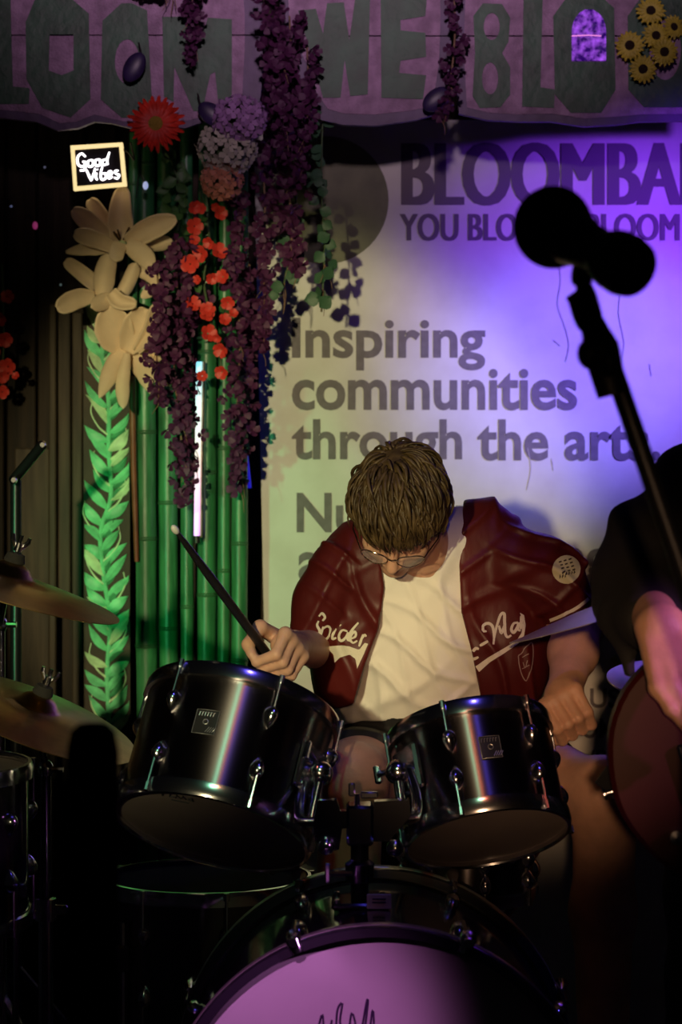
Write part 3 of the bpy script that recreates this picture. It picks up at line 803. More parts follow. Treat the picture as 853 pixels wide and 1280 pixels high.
strand('purple wisteria strand lying against the letter W', [(384, 60), (386, 120), (380, 180), (372, 230)], 4.92, 12, 34, purp_b)
strand('purple tinsel garland hanging over the letter M', [(240, -40), (241, 20), (239, 80)], 4.93, 14, 60, purp_b, (5, 9), dY=0.05)
strand('purple tinsel garland tuft along the top of the LOOM board', [(165, -20), (190, -6), (216, -14)], 4.945, 12, 26, purp_b, (5, 9))
strand('purple wisteria strand in the gap between the WE and BLOO boards', [(566, -40), (569, 40), (562, 110), (552, 150)], 4.92, 14, 44, purp_b, (5, 9), dY=0.04)
strand('dark ivy strand with broad leaves in front of the printed disc', [(404, 132), (402, 230), (406, 310), (402, 390)], 4.997, 9, 30, ivy_leaf, (14, 20), name='ivy_strand', stem=stem_g)
strand('dark ivy strand between the wisteria and the printed disc', [(392, 112), (378, 160), (372, 220), (366, 300), (352, 370)], 4.999, 14, 34, ivy_leaf, (13, 19), name='ivy_strand', stem=stem_g)
strand('leafy green strand behind the red gerbera and bamboo', [(214, 200), (226, 240), (222, 290), (214, 320)], 5.15, 16, 30, green_leaf, (14, 24), name='ivy_strand', stem=stem_g)
purple_leaf = mat('dark_purple_leaf', (0.035, 0.02, 0.09), 0.4, var=0.3, scale=30)
for (c, a, lab) in (((168, 84), 0.5, 'dark purple leaf bulb hanging in the second letter O of LOOM'), ((265, 143), -0.9, 'dark purple leaf bulb beside the purple hydrangea'), ((546, 124), 0.9, 'dark purple leaf bulb below the letter E')):
    t = thing('leaf_bulb', lab, 'ornament', W(*c, 4.93))
    R = Matrix.Rotation(a, 3, 'Y')
    MB().ball(W(*c, 4.935), (0.021, 0.009, 0.033), R).build('bulb', purple_leaf, t)
    q = W(*c, 4.935) + R @ Vector((0, 0, 0.03)); MB().tube([q, q + Vector((-0.006, 0.01, 0.025))], 0.0018, 6).build('stalk', black_plastic, t)
# small fairy lights
for k, (c, colr, lab) in enumerate((((182, 232), (0.5, 0.6, 1), 'bluish fairy bulb beside the word sign'), ((44, 282), (0.7, 0.05, 0.3), 'dim pink fairy bulb above the plank wall'), ((250, 492), (0.6, 0.7, 0.7), 'tiny clear fairy bulb on the light tube'),
                           ((56, 209), (0.3, 0.3, 0.5), 'tiny fairy bulb highest on the dark wall'), ((14, 258), (0.25, 0.3, 0.6), 'tiny bluish fairy bulb on the dark wall'), ((76, 356), (0.2, 0.3, 0.3), 'tiny fairy bulb beside the middle lily'))):
    FY = 5.1 if k in (0, 2) else 5.335
    t = thing('fairy_light', lab, 'light', W(*c, FY), group='fairy bulbs on the wall')
    MB().ball(W(*c, FY), (0.006, 0.004, 0.009) if k < 2 else (0.0028,) * 3, seg=10, ring=6).build('bulb', mat('fairy_%d' % k, (0.5, 0.5, 0.6), 0.2, emit=colr, estr=0.55 if k < 1 else 0.22), t)
    MB().tube(catmull([W(c[0], c[1] - 1, FY), W(c[0] - 8, c[1] - 14, FY + 0.01), W(c[0] - 12, c[1] + 16, FY + 0.02)], 4), 0.0012, 5).build('wire', black_plastic, t)
# ------------------------------------------------------------------ drums
nt = brushed.node_tree; tg = nt.nodes.new('ShaderNodeTangent'); tg.direction_type = 'RADIAL'; tg.axis = 'Z'
nt.links.new(tg.outputs[0], nt.nodes['Principled BSDF'].inputs['Tangent'])
nt.nodes['Principled BSDF'].inputs['Anisotropic Rotation'].default_value = 0.25
head_clear = mat('tom_head_film', (0.22, 0.18, 0.165), 0.35, var=0.08, scale=10)
head_white = mat('drum_head_white', (0.75, 0.75, 0.72), 0.5, var=0.05, scale=12)
badge_m = mat('badge_black', (0.02, 0.02, 0.02), 0.3)
silver_print = mat('silver_print', (0.5, 0.5, 0.5), 0.35, 0.8)
print_dark = mat('print_dark', (0.03, 0.03, 0.04), 0.6)
def place(o, M):
    """object built in local space, put at world matrix M under its parent"""
    off = WL[o.parent.name] if o.parent else Vector((0, 0, 0))
    o.matrix_local = Matrix.Translation(-off) @ M
    return o
def rim_ring(t, M, r, z, up, m=chrome, name='rim'):
    s = 1 if up else -1
    return MB().lathe([(r + 0.001, z - 0.016 * s), (r + 0.007, z - 0.015 * s), (r + 0.0075, z + 0.002 * s), (r + 0.0045, z + 0.009 * s), (r - 0.001, z + 0.0095 * s), (r - 0.002, z + 0.006 * s), (r + 0.001, z + 0.001 * s)], M, 64, True).build(name, m, t)
def lug(t, M, r, az, z, zrim, s, sz=1.0):
    """tear drop lug whose pointed end and rod run to the hoop"""
    R = M @ Matrix.Rotation(az, 4, 'Z')
    prof = []
    n = 11; vs = []; fs = []; seg = 12
    for i in range(n):
        u = i / (n - 1); w = math.sin(math.pi * (u ** 0.8)) ** 0.75 if 0 < u < 1 else 0.0
        zz = z + s * (u - 0.4) * -0.040 * sz
        for k in range(seg):
            a = 2 * math.pi * k / seg
            vs.append(R @ Vector((r + 0.001 + max(0, math.cos(a)) * 0.016 * w * sz - (0.002 if math.cos(a) < 0 else 0), math.sin(a) * 0.0115 * w * sz, zz)))
    for i in range(n - 1):
        for k in range(seg):
            l = (k + 1) % seg; fs.append((i * seg + k, i * seg + l, (i + 1) * seg + l, (i + 1) * seg + k))
    o = MB().add(vs, fs).build('lug', chrome, t)
    mb = MB(); mb.tube([R @ Vector((r + 0.0095, 0, z)), R @ Vector((r + 0.0095, 0, zrim))], 0.0025, 8)
    mb.tube([R @ Vector((r + 0.0095, 0, zrim - s * 0.004)), R @ Vector((r + 0.0095, 0, zrim + s * 0.009))], 0.0048, 8)
    mb.build('tension_rod', chrome, o)
    return o
def drum(name, label, bottom, axis, r, L, nl, az0, shell_m, cat='drum', xref=(1, 0, 0), top_head=head_white, bot_head=head_clear, group=None):
    M = MX(bottom, axis, xref); t = thing(name, label, cat, bottom, group)
    o = MB().lathe([(r - 0.006, 0.004), (r, 0.006), (r, L - 0.006), (r - 0.006, L - 0.004)], Matrix.Identity(4), 72).build('shell', shell_m, t, local=True); place(o, M)
    rim_ring(t, M, r, L, True); rim_ring(t, M, r, 0, False)
    mb = MB(); mb.lathe([(0, L - 0.001), (r * 0.9, L - 0.001), (r + 0.002, L - 0.002), (r + 0.003, L - 0.012)], M, 48); mb.build('batter_head', top_head, t)
    mb = MB(); mb.lathe([(0, 0.001), (r * 0.9, 0.001), (r + 0.002, 0.002), (r + 0.003, 0.012)], M, 48); mb.build('resonant_head', bot_head, t)
    for k in range(nl):
        az = az0 + 2 * math.pi * k / nl
        d = 0.30 if L < 0.2 else 0.27
        lug(t, M, r, az, L * (1 - d), L, 1); lug(t, M, r, az, L * d, 0, -1)
    return t, M
rad = math.radians
def tom_axis(roll, tilt):
    return Vector((math.sin(rad(roll)) * math.cos(rad(tilt)), math.sin(rad(tilt)), math.cos(rad(roll)) * math.cos(rad(tilt))))
def surf(M, r, az, z): return M @ Vector((r * math.cos(az), r * math.sin(az), z))
FRONT = -math.pi / 2
def badge(t, M, r, az, z, w, h):
    """curved metal badge with a grommet and a slanted stripe block"""
    vs = []; fs = []; n = 8
    for j in (0, 1):
        for i in range(n + 1):
            a = az + (i / n - 0.5) * w / r; vs.append(surf(M, r + 0.0014, a, z + (j - 0.5) * h))
    for i in range(n): fs.append((i, i + 1, n + 2 + i, n + 1 + i))
    o = MB().add(vs, fs).build('badge', badge_m, t)
    mb = MB()
    mb.tube([surf(M, r + 0.002, az + 0.004 * math.cos(q) / r, z + 0.004 * math.sin(q)) for q in [2 * math.pi * k / 14 for k in range(14)]], 0.0009, 5, closed=True)
    for k in range(4):
        a0 = az + (0.005 + 0.0035 * k - 0.008) / r + 0.006 / r
        mb.tube([surf(M, r + 0.002, a0, z - h * 0.42), surf(M, r + 0.002, a0 + 0.005 / r, z - h * 0.2)], 0.0008, 5)
    for k in range(6):
        a0 = az + (-0.013 + 0.0045 * k) / r
        mb.tube([surf(M, r + 0.002, a0, z + h * 0.24), surf(M, r + 0.002, a0 + 0.0008 / r, z + h * 0.40)], 0.0007, 5)
        mb.tube([surf(M, r + 0.002, a0, z + h * 0.40), surf(M, r + 0.002, a0 + 0.0028 / r, z + h * 0.40)], 0.0006, 5)
    mb.tube([surf(M, r + 0.002, az + q * w / 2 / r, z + p * h / 2) for q, p in ((-1, -1), (-.5, -1), (0, -1), (.5, -1), (1, -1), (1, 1), (.5, 1), (0, 1), (-.5, 1), (-1, 1))], 0.0006, 5, closed=True)
    mb.build('badge_print', silver_print, o)
# larger tom
r1 = 0.154
ax1 = tom_axis(14.5, 29)
tom1, M1 = drum('tom_drum', 'larger black rack tom, under the raised drumstick', W(265, 1035, 3.80), ax1, r1, 0.205, 6, FRONT + 0.42, brushed, group='rack toms')
badge(tom1, M1, r1, FRONT - 0.20, 0.112, 0.036, 0.040)
mb = MB()
for k, ln in enumerate(([(-.03, 0), (-.02, .012), (-.024, -.008)], [(-.02, .004), (-.010, .008), (-.012, -.006), (-.004, -.004)], [(-.002, -.006), (0, .008), (.006, -.006), (.010, .008), (.014, -.004)], [(.018, 0), (.024, .006), (.026, -.006), (.018, -.002)], [(-.01, -.018), (.018, -.018)])):
    mb.tube([M1 @ Vector((p[0] - 0.05, 0.115 - p[1] - 0.225, -0.0008)) for p in ln], 0.0012, 5)
mb.build('head_print', print_dark, tom1)
# smaller tom
r2 = 0.129
ax2 = tom_axis(-9.5, 29)
tom2, M2 = drum('tom_drum', 'smaller black rack tom, in front of the white snare', W(609, 1043, 3.82), ax2, r2, 0.172, 6, FRONT - 0.35, brushed, group='rack toms')
badge(tom2, M2, r2, FRONT + 0.12, 0.095, 0.032, 0.036)
# snare
sn, MS = drum('snare_drum', 'snare drum with a white head behind the smaller tom', W(584, 1112, 4.095), (0.02, -0.03, 1), 0.112, 0.10, 8, 0.2, brushed)
for k in range(3):
    a = 2 * math.pi * k / 3 + 0.5; c = W(584, 1112, 4.095)
    MB().tube([Vector((c.x, c.y, 0.30)), Vector((c.x + 0.13 * math.cos(a), c.y + 0.13 * math.sin(a), 0.01))], 0.009, 8).build('stand_leg', chrome, sn)
    MB().tube([Vector((c.x, c.y, 0.45)), Vector((c.x + 0.124 * math.cos(a), c.y + 0.124 * math.sin(a), c.z - 0.012)), Vector((c.x + 0.132 * math.cos(a), c.y + 0.132 * math.sin(a), c.z + 0.012))], 0.007, 8).build('basket_arm', chrome, sn)
c = W(584, 1112, 4.095); MB().tube([Vector((c.x, c.y, 0.12)), Vector((c.x, c.y, 0.47))], 0.012, 10).build('stand_post', chrome, sn)
# floor tom
fb = W(258, 1272, 4.2)
ft, MF = drum('floor_tom', 'black floor tom on chrome legs, half hidden by the bass drum', fb, (0, 0.02, 1), 0.178, 0.238, 8, FRONT - 0.55, brushed, top_head=mat('dull_black_head', (0.01, 0.01, 0.01), 0.95, spec=0.05))
for k in range(3):
    a = FRONT - 0.8 + 2 * math.pi * k / 3; p = surf(MF, 0.187, a, 0.1)
    MB().tube([Vector((p.x, p.y, 0.0)), Vector((p.x, p.y, p.z + 0.09))], 0.0055, 8).build('leg', chrome, ft)
    MB().bbox(surf(MF, 0.186, a, 0.13), (0.026, 0.026, 0.045), b=0.004).build('leg_bracket', chrome, ft)
    MB().ball(Vector((p.x, p.y, 0.016)), (0.012, 0.012, 0.016)).build('rubber_foot', black_plastic, ft)

# bass drum
BZ = 0.352; BX = (475 - CX) * 3.35 / F; RB = 0.292; YF = 3.37; YR = 3.80
bd = thing('bass_drum', 'black bass drum with a plain white front head', 'drum', (BX, YF, 0))
MBd = MX((BX, YF, BZ), (0, 1, 0), (1, 0, 0)); Ld = YR - YF
o = MB().lathe([(RB - 0.008, 0.01), (RB, 0.01), (RB, Ld - 0.01), (RB - 0.008, Ld - 0.01)], Matrix.Identity(4), 96).build('shell', lacquer, bd, local=True); place(o, MBd)
hoop_m = mat('hoop_black', (0.025, 0.022, 0.03), 0.25, coat=0.5)
hoop_in = mat('hoop_inlay', (0.45, 0.42, 0.38), 0.3, 0.6)
for z0, sgn in ((0.0, -1), (Ld, 1)):
    h = MB().lathe([(RB + 0.004, z0 - 0.022), (RB + 0.016, z0 - 0.020), (RB + 0.018, z0 - 0.016), (RB + 0.018, z0 + 0.016), (RB + 0.016, z0 + 0.020), (RB + 0.004, z0 + 0.022)], MBd, 96, True).build('hoop', hoop_m, bd)
    MB().lathe([(RB + 0.0178, z0 - 0.009), (RB + 0.0192, z0 - 0.008), (RB + 0.0192, z0 + 0.008), (RB + 0.0178, z0 + 0.009)], MBd, 96, True).build('hoop_inlay', hoop_in, h)
hd = MB().lathe([(0, -0.003), (RB * 0.6, -0.0035), (RB * 0.96, -0.003), (RB + 0.001, -0.0045), (RB + 0.004, 0.0)], MBd, 96).build('front_head', mat('bass_head_white', (0.72, 0.66, 0.66), 0.45, var=0.06, scale=6), bd)
MB().lathe([(0, Ld + 0.003), (RB * 0.96, Ld + 0.003), (RB + 0.004, Ld)], MBd, 64).build('back_head', head_white, bd)
mb = MB()
for ln in ([(398, 1284), (403, 1268), (405, 1290)], [(420, 1286), (422, 1262), (428, 1254), (425, 1278), (432, 1288)], [(436, 1290), (440, 1266), (446, 1286)], [(452, 1288), (458, 1254), (460, 1252), (456, 1288)], [(462, 1290), (466, 1262), (468, 1288)], [(415, 1275), (412, 1290), (408, 1300)]):
    mb.tube(catmull([W(a, b, YF - 0.0045) for a, b in ln], 4), 0.0016, 5)
mb.build('head_lettering', mat('pen_ink', (0.05, 0.02, 0.08), 0.6), bd)
def claw(az, z0, s):
    R = MBd @ Matrix.Rotation(az, 4, 'Z'); rr = RB + 0.018
    mb = MB(); mb.tube([R @ Vector((RB + 0.006, 0, z0 + s * 0.027)), R @ Vector((rr + 0.003, 0, z0 + s * 0.025)), R @ Vector((rr + 0.007, 0, z0 + s * 0.012)), R @ Vector((rr + 0.006, 0, z0 - s * 0.012)), R @ Vector((rr + 0.004, 0, z0 - s * 0.03))], [0.008, 0.011, 0.012, 0.009, 0.006], 10)
    o = mb.build('claw', chrome, bd)
    mb = MB(); mb.tube([R @ Vector((rr + 0.006, 0, z0 + s * 0.03)), R @ Vector((rr + 0.006, 0, z0 - s * 0.10))], 0.0032, 8)
    mb.tube([R @ Vector((rr + 0.006, 0, z0 + s * 0.026)), R @ Vector((rr + 0.006, 0, z0 + s * 0.042))], 0.0065, 8); mb.build('tension_rod', chrome, o)
def blug(az, zc_):
    R = MBd @ Matrix.Rotation(az, 4, 'Z')
    mb = MB(); mb.ball(R @ Vector((RB + 0.006, 0, zc_)), (0.016, 0.012, 0.03), R.to_3x3()); mb.build('lug', chrome, bd)
for k in range(8):
    az = -(math.pi / 2) - 0.39 + 2 * math.pi * k / 8      # local y points down (z forward): top of the drum is at -90 degrees
    for z0, s in ((0, -1), (Ld, 1)): claw(az, z0, s)
    blug(az, 0.115); blug(az, Ld - 0.115)
for s in (-1, 1):
    p = Vector((BX + s * 0.24, YF + 0.1, BZ - 0.18)); q = Vector((BX + s * 0.34, YF - 0.02, 0.0))
    MB().tube([p, q], 0.009, 8).build('spur', chrome, bd)
# tom holder on the bass drum
top = BZ + RB
th = thing('tom_holder', 'black and chrome double tom mount standing on the bass drum shell', 'drum mount', (W(450, 0, 3.60).x, 3.60, top))
px_ = W(450, 0, 3.60).x
MB().bbox((px_, 3.60, top + 0.002), (0.085, 0.075, 0.010), b=0.003).build('base_plate', dark_chrome, th)
for s in (-1, 1):
    for q in (-1, 1):
        MB().lathe([(0, 0.004), (0.004, 0.003), (0.005, 0), (0.005, -0.004)], Matrix.Translation((px_ + s * 0.034, 3.60 + q * 0.03, top + 0.009)), 10).build('bolt', chrome, th)
plate = mat('cream_label_plate', (0.62, 0.55, 0.42), 0.5)
MB().bbox((px_ + 0.028, 3.556, top + 0.012), (0.036, 0.004, 0.022), b=0.001).build('label_plate', plate, th)
mb = MB()
for (a, b) in ((0.018, 0.016), (0.018, 0.011)):
    mb.tube([Vector((px_ + a, 3.5535, top + b)), Vector((px_ + a + 0.02, 3.5535, top + b))], 0.0012, 5)
mb.build('label_print', print_dark, th)
zt = W(0, 1000, 3.60).z
MB().tube([(px_, 3.60, top + 0.005), (px_, 3.60, zt - 0.01)], 0.0135, 16).build('post', black_metal, th)
MB().lathe([(0.0135, 0), (0.021, 0.003), (0.022, 0.03), (0.0135, 0.036)], Matrix.Translation((px_, 3.60, top + 0.03)), 20).build('clamp_collar', dark_chrome, th)
mb = MB(); mb.tube([(px_ - 0.012, 3.585, top + 0.048), (px_ - 0.045, 3.575, top + 0.05)], 0.005, 8); mb.bbox((px_ - 0.048, 3.575, top + 0.05), (0.008, 0.010, 0.030), b=0.002); mb.build('wing_bolt', chrome, th)
mb = MB(); mb.bbox((px_, 3.60, zt - 0.035), (0.040, 0.05, 0.06), b=0.004); mb.build('post_head', dark_chrome, th)
mb = MB(); mb.tube([(px_ - 0.004, 3.585, zt - 0.01), (px_ - 0.004, 3.585, zt + 0.012)], 0.004, 8); mb.bbox((px_ - 0.012, 3.585, zt + 0.018), (0.010, 0.008, 0.020), b=0.002); mb.bbox((px_ + 0.014, 3.585, zt + 0.010), (0.026, 0.008, 0.010), b=0.002); mb.build('wing_bolt', chrome, th)
# stepped side brackets (bolted plates) left and right of the post
Yh = 3.585
MB().prism(px_poly([(392, 1030), (397, 1001), (421, 1000), (426, 1014), (448, 1014), (448, 1034), (428, 1036), (424, 1062), (404, 1066), (394, 1050)], Yh), (0, 0.02, 0)).build('bracket_plate', dark_chrome, th, False)
MB().prism(px_poly([(452, 1018), (466, 1016), (468, 1002), (512, 1000), (514, 1020), (500, 1036), (486, 1052), (462, 1052), (452, 1040)], Yh), (0, 0.02, 0)).build('bracket_plate', dark_chrome, th, False)
for (c) in ((408, 1058), (494, 1060)):
    MB().ball(W(*c, Yh - 0.006), 0.013).build('ball_knob', chrome, th)
    MB().tube([W(c[0] - 10, c[1] + 4, Yh - 0.006), W(c[0] + 10, c[1] - 4, Yh - 0.006)], 0.004, 8).build('key_screw', chrome, th)
# L arms to the toms, with ball clamps on the shells
for (pts, c, cl) in (([(400, 1028), (378, 1026), (374, 1008), (382, 975)], (384, 960), tom1), ([(505, 1024), (520, 1020), (521, 995), (512, 965)], (506, 950), tom2)):
    P = catmull([W(p[0], p[1], 3.60 + 0.05 * i) for i, p in enumerate(pts)], 6)
    MB().tube(P, 0.0085, 12).build('tom_arm', chrome, th)
def tom_mount(t, spots, Y):
    for i, (c, r_) in enumerate(spots):
        MB().ball(W(*c, Y), (r_, r_ * 0.9, r_ * 1.15)).build('mount_knob', chrome, t)
for t, M, r_, az in ((tom1, M1, r1, FRONT + 1.02), (tom2, M2, r2, FRONT - 0.98)):
    Rz = M @ Matrix.Rotation(az, 4, 'Z'); R3 = Rz.to_3x3()
    MB().bbox(Rz @ Vector((r_ + 0.006, 0, 0.095)), (0.014, 0.06, 0.075), R3, 0.004).build('mount_plate', chrome, t)
    mb = MB(); mb.ball(Rz @ Vector((r_ + 0.028, 0, 0.09)), 0.02); mb.tube([Rz @ Vector((r_ + 0.01, 0, 0.09)), Rz @ Vector((r_ + 0.028, 0, 0.09))], 0.014, 12); mb.build('mount_ball', chrome, t)
    mb = MB(); mb.tube([Rz @ Vector((r_ + 0.028, -0.02, 0.10)), Rz @ Vector((r_ + 0.03, -0.045, 0.105))], 0.005, 8); mb.bbox(Rz @ Vector((r_ + 0.03, -0.05, 0.106)), (0.010, 0.008, 0.03), R3, 0.002); mb.build('mount_wing_nut', chrome, t)
    for q in (-1, 1):
        MB().ball(Rz @ Vector((r_ + 0.013, 0.02 * q, 0.065)), 0.006, seg=10, ring=6).build('mount_bolt', chrome, t)
    MB().tube([Rz @ Vector((r_ + 0.03, 0, 0.08)), Rz @ Vector((r_ + 0.032, 0, 0.005))], 0.0085, 10).build('mount_arm_sleeve', chrome, t)

# ------------------------------------------------------------------ cymbals and stands
cym_dark = mat('bronze_lathed', (0.42, 0.28, 0.11), 0.3, 1.0, var=0.12, scale=30, aniso=0.6)
cym_light = mat('bronze_pale', (0.62, 0.56, 0.52), 0.35, 0.55)
def cymbal(t, c, nrm, R, m, name='bow', x=None):
    M = MX(c, nrm, x); hb = 0.11 * R
    prof = [(0.006, hb + 0.12 * R * 0.9), (0.08 * R, hb + 0.105 * R), (0.15 * R, hb + 0.07 * R), (0.20 * R, hb + 0.01 * R), (0.24 * R, hb - 0.012 * R), (0.45 * R, hb * 0.74), (0.7 * R, hb * 0.42), (0.9 * R, hb * 0.12), (R, 0)]
    low = [(a, b - 0.0014) for a, b in reversed(prof)]
    o = MB().lathe(prof + low, Matrix.Identity(4), 80, True).build(name, m, t, local=True, angle=60); place(o, M)
    return M, hb + 0.11 * R
def wing_top(t, M, h):
    MB().lathe([(0, 0.004), (0.016, 0.004), (0.018, 0.008), (0.014, 0.02), (0, 0.02)], M @ Matrix.Translation((0, 0, h - 0.006)), 14).build('felt', mat('felt', (0.015, 0.015, 0.015), 0.95), t)
    mb = MB(); mb.tube([M @ Vector((0, 0, h - 0.03)), M @ Vector((0, 0, h + 0.045))], 0.0035, 8)
    mb.build('tilter_rod', chrome, t)
    mb = MB(); mb.tube([M @ Vector((0, 0, h + 0.018)), M @ Vector((0, 0, h + 0.032))], 0.007, 10)
    for s in (-1, 1): mb.tube([M @ Vector((s * 0.005, 0, h + 0.024)), M @ Vector((s * 0.013, 0, h + 0.036)), M @ Vector((s * 0.014, 0, h + 0.044))], [0.003, 0.004, 0.003], 8)
    mb.build('wing_nut', chrome, t)
def cym_stand(t, P, foot, spread=0.27, turn=0.4):
    """stand from the cymbal seat P down to a tripod whose foot point is (x, y)"""
    fx, fy = foot; hub = Vector((fx, fy, P.z - 0.10)) 
    MB().tube([P, hub], 0.006, 10).build('tilter_arm', dark_chrome, t)
    mb = MB(); mb.ball(hub, (0.014, 0.012, 0.016)); mb.tube([hub + Vector((-0.02, 0, 0)), hub + Vector((0.03, -0.005, 0))], 0.005, 8); mb.build('tilter_joint', chrome, t)
    z1 = max(0.55, hub.z * 0.55)
    MB().tube([hub, Vector((fx, fy, z1))], 0.0095, 12).build('upper_tube', dark_chrome, t)
    mb = MB(); mb.lathe([(0.012, -0.02), (0.018, -0.018), (0.018, 0.018), (0.012, 0.02)], Matrix.Translation((fx, fy, z1)), 14); mb.bbox((fx + 0.024, fy - 0.005, z1), (0.028, 0.010, 0.016), b=0.003); mb.build('height_clamp', chrome, t)
    MB().tube([Vector((fx, fy, z1)), Vector((fx, fy, 0.12))], 0.0125, 12).build('lower_tube', chrome, t)
    for k in range(3):
        a = 2 * math.pi * k / 3 + turn; e = Vector((fx + spread * math.cos(a), fy + spread * math.sin(a), 0.012))
        l = MB().tube([Vector((fx, fy, 0.36)), e], 0.008, 8).build('leg', chrome, t)
        MB().ball(e, (0.014, 0.014, 0.012)).build('rubber_foot', black_plastic, l)
        MB().tube([Vector((fx, fy, 0.14)), Vector((fx, fy, 0.36)).lerp(e, 0.5)], 0.005, 8).build('leg_brace', chrome, l)
c = W(8, 733, 3.95); st = Vector((-0.60, 4.25, 0))
t = thing('cymbal', 'upper bronze crash cymbal on a stand beside the leaf panel', 'cymbal', (st.x, st.y, 0), group='bronze cymbals beside the leaf panel')
M, h = cymbal(t, c, (0.30, -0.02, 0.955), 0.193, cym_dark, 'bronze_disc'); wing_top(t, M, h); cym_stand(t, M @ Vector((0, 0, h - 0.03)), (st.x, st.y), 0.20, -0.08)
c = W(42, 895, 4.0); st = W(57, 1000, 4.02)
t = thing('cymbal', 'lower bronze cymbal on a stand, below the upper crash', 'cymbal', (st.x, st.y, 0), group='bronze cymbals beside the leaf panel')
M, h = cymbal(t, c, (0.37, -0.10, 0.92), 0.182, cym_dark, 'bronze_disc'); wing_top(t, M, h); cym_stand(t, M @ Vector((0, 0, h - 0.03)), (st.x, st.y), 0.20, 3.06)
c = W(797, 758, 3.86); st = Vector((0.58, 4.07, 0))
t = thing('cymbal', 'lilac lit crash cymbal seen edge on before the drummer arm', 'cymbal', (st.x, st.y, 0))
M, h = cymbal(t, c, (-0.275, 0.083, 0.96), 0.212, cym_light, 'bronze_disc'); wing_top(t, M, h); cym_stand(t, M @ Vector((0, 0, h - 0.03)), (st.x, st.y), 0.07, 0.0)
c = W(896, 856, 3.86)
t = thing('hi_hat', 'pair of hi-hat cymbals half hidden behind the guitar player', 'cymbal', (c.x, c.y, 0))
M, h = cymbal(t, c, (0.06, -0.13, 0.99), 0.175, cym_light, 'top_cymbal'); wing_top(t, M, h)
M2_ = MX(c - Vector((0, 0, 0.003)), (-0.06, 0.13, -0.99)); o = MB().lathe([(0.006, 0.035), (0.03, 0.034), (0.045, 0.018), (0.12, 0.008), (0.175, 0), (0.12, 0.0066), (0.045, 0.0165), (0.006, 0.033)], Matrix.Identity(4), 64, True).build('bottom_cymbal', cym_light, t, local=True); place(o, M2_)
MB().tube([c + Vector((0, 0, 0.02)), (c.x, c.y, 0.06)], 0.008, 10).build('stand_tube', chrome, t)
for k in range(3):
    a = 2 * math.pi * k / 3 + 1.45; MB().tube([(c.x, c.y, 0.3), (c.x + 0.24 * math.cos(a), c.y + 0.24 * math.sin(a), 0.01)], 0.008, 8).build('leg', chrome, t)
# spare boom stand with knobs at the plank wall, and hardware at the left edge
st = W(38, 600, 4.7)
t = thing('boom_stand', 'dark boom stand with two knobs against the plank wall', 'stand', (W(20, 0, 4.7).x, 4.7, 0))
MB().tube([W(16, 601, 4.7), W(53, 556, 4.65)], 0.010, 10).build('boom_arm', black_metal, t)
for c in ((17, 600), (53, 556)):
    mb = MB(); mb.ball(W(*c, 4.66), (0.008, 0.012, 0.008)); mb.tube([W(c[0], c[1], 4.64), W(c[0], c[1], 4.69)], 0.005, 8); mb.build('knob', chrome, t)
MB().tube([W(20, 600, 4.7), (W(20, 0, 4.7).x, 4.7, 0.1)], 0.011, 10).build('tube', black_metal, t)
for k in range(3):
    a = 2 * math.pi * k / 3; q = Vector((W(20, 0, 4.7).x, 4.7, 0)); MB().tube([q + Vector((0, 0, 0.3)), q + Vector((0.25 * math.cos(a), 0.25 * math.sin(a), 0.01))], 0.009, 8).build('leg', black_metal, t)
# spare floor-standing chrome rack tube at the left edge
q = W(12, 955, 3.7)
t = thing('spare_drum', 'second floor drum at the cymbal stands, only its hoop and rod catching light', 'drum', (q.x - 0.15, 3.85, 0))
MD = MX((q.x - 0.165, 3.85, W(0, 1150, 3.85).z), (0, 0, 1)); Ls = W(0, 960, 3.85).z - W(0, 1150, 3.85).z
o = MB().lathe([(0.17, 0), (0.174, 0.004), (0.174, Ls - 0.004), (0.17, Ls)], Matrix.Identity(4), 48).build('shell', lacquer, t, local=True); place(o, MD)
rim_ring(t, MD, 0.174, Ls, True); rim_ring(t, MD, 0.174, 0, False)
MB().lathe([(0, Ls - 0.001), (0.175, Ls - 0.002)], MD, 48).build('batter_head', head_clear, t)
for k in range(8): lug(t, MD, 0.174, 0.3 + k * math.pi / 4, Ls * 0.7, Ls, 1); lug(t, MD, 0.174, 0.3 + k * math.pi / 4, Ls * 0.3, 0, -1)
for k in range(3):
    a = FRONT + 0.2 + 2 * math.pi * k / 3; p = surf(MD, 0.184, a, 0.1); MB().tube([(p.x, p.y, 0), (p.x, p.y, p.z + 0.08)], 0.0055, 8).build('leg', chrome, t)

# ------------------------------------------------------------------ microphone, stands in the foreground
YMc = 2.42
t = thing('microphone_stand', 'black boom microphone stand reaching up before the banner', 'microphone stand', (W(905, 0, YMc).x, YMc, 0))
foot = Vector((W(905, 0, YMc).x, YMc, 0))
top_ = W(733, 375, YMc); piv = W(898, 842, YMc)
MB().tube([W(757, 432, YMc), piv], [0.0098, 0.0105], 14).build('boom_tube', black_metal, t)
mb = MB(); P = catmull([W(722, 362, YMc), W(728, 372, YMc), W(736, 398, YMc), W(742, 412, YMc)], 5)
mb.tube(P, [0.013, 0.0148, 0.0150, 0.0150, 0.0150, 0.0150, 0.0150, 0.0150, 0.0150, 0.0148, 0.0146, 0.0140, 0.0135, 0.0125, 0.0118, 0.011][:len(P)], 14); mb.build('swivel_body', black_plastic, t)
MB().tube([W(728, 345, YMc), W(731, 372, YMc)], [0.0065, 0.009], 12).build('clip_stem', black_plastic, t)
mb = MB(); mb.tube([W(740, 402, YMc), W(745, 416, YMc), W(751, 434, YMc), W(766, 494, YMc)], [0.0125, 0.0145, 0.019, 0.0155], 14); mb.build('clutch', black_plastic, t)
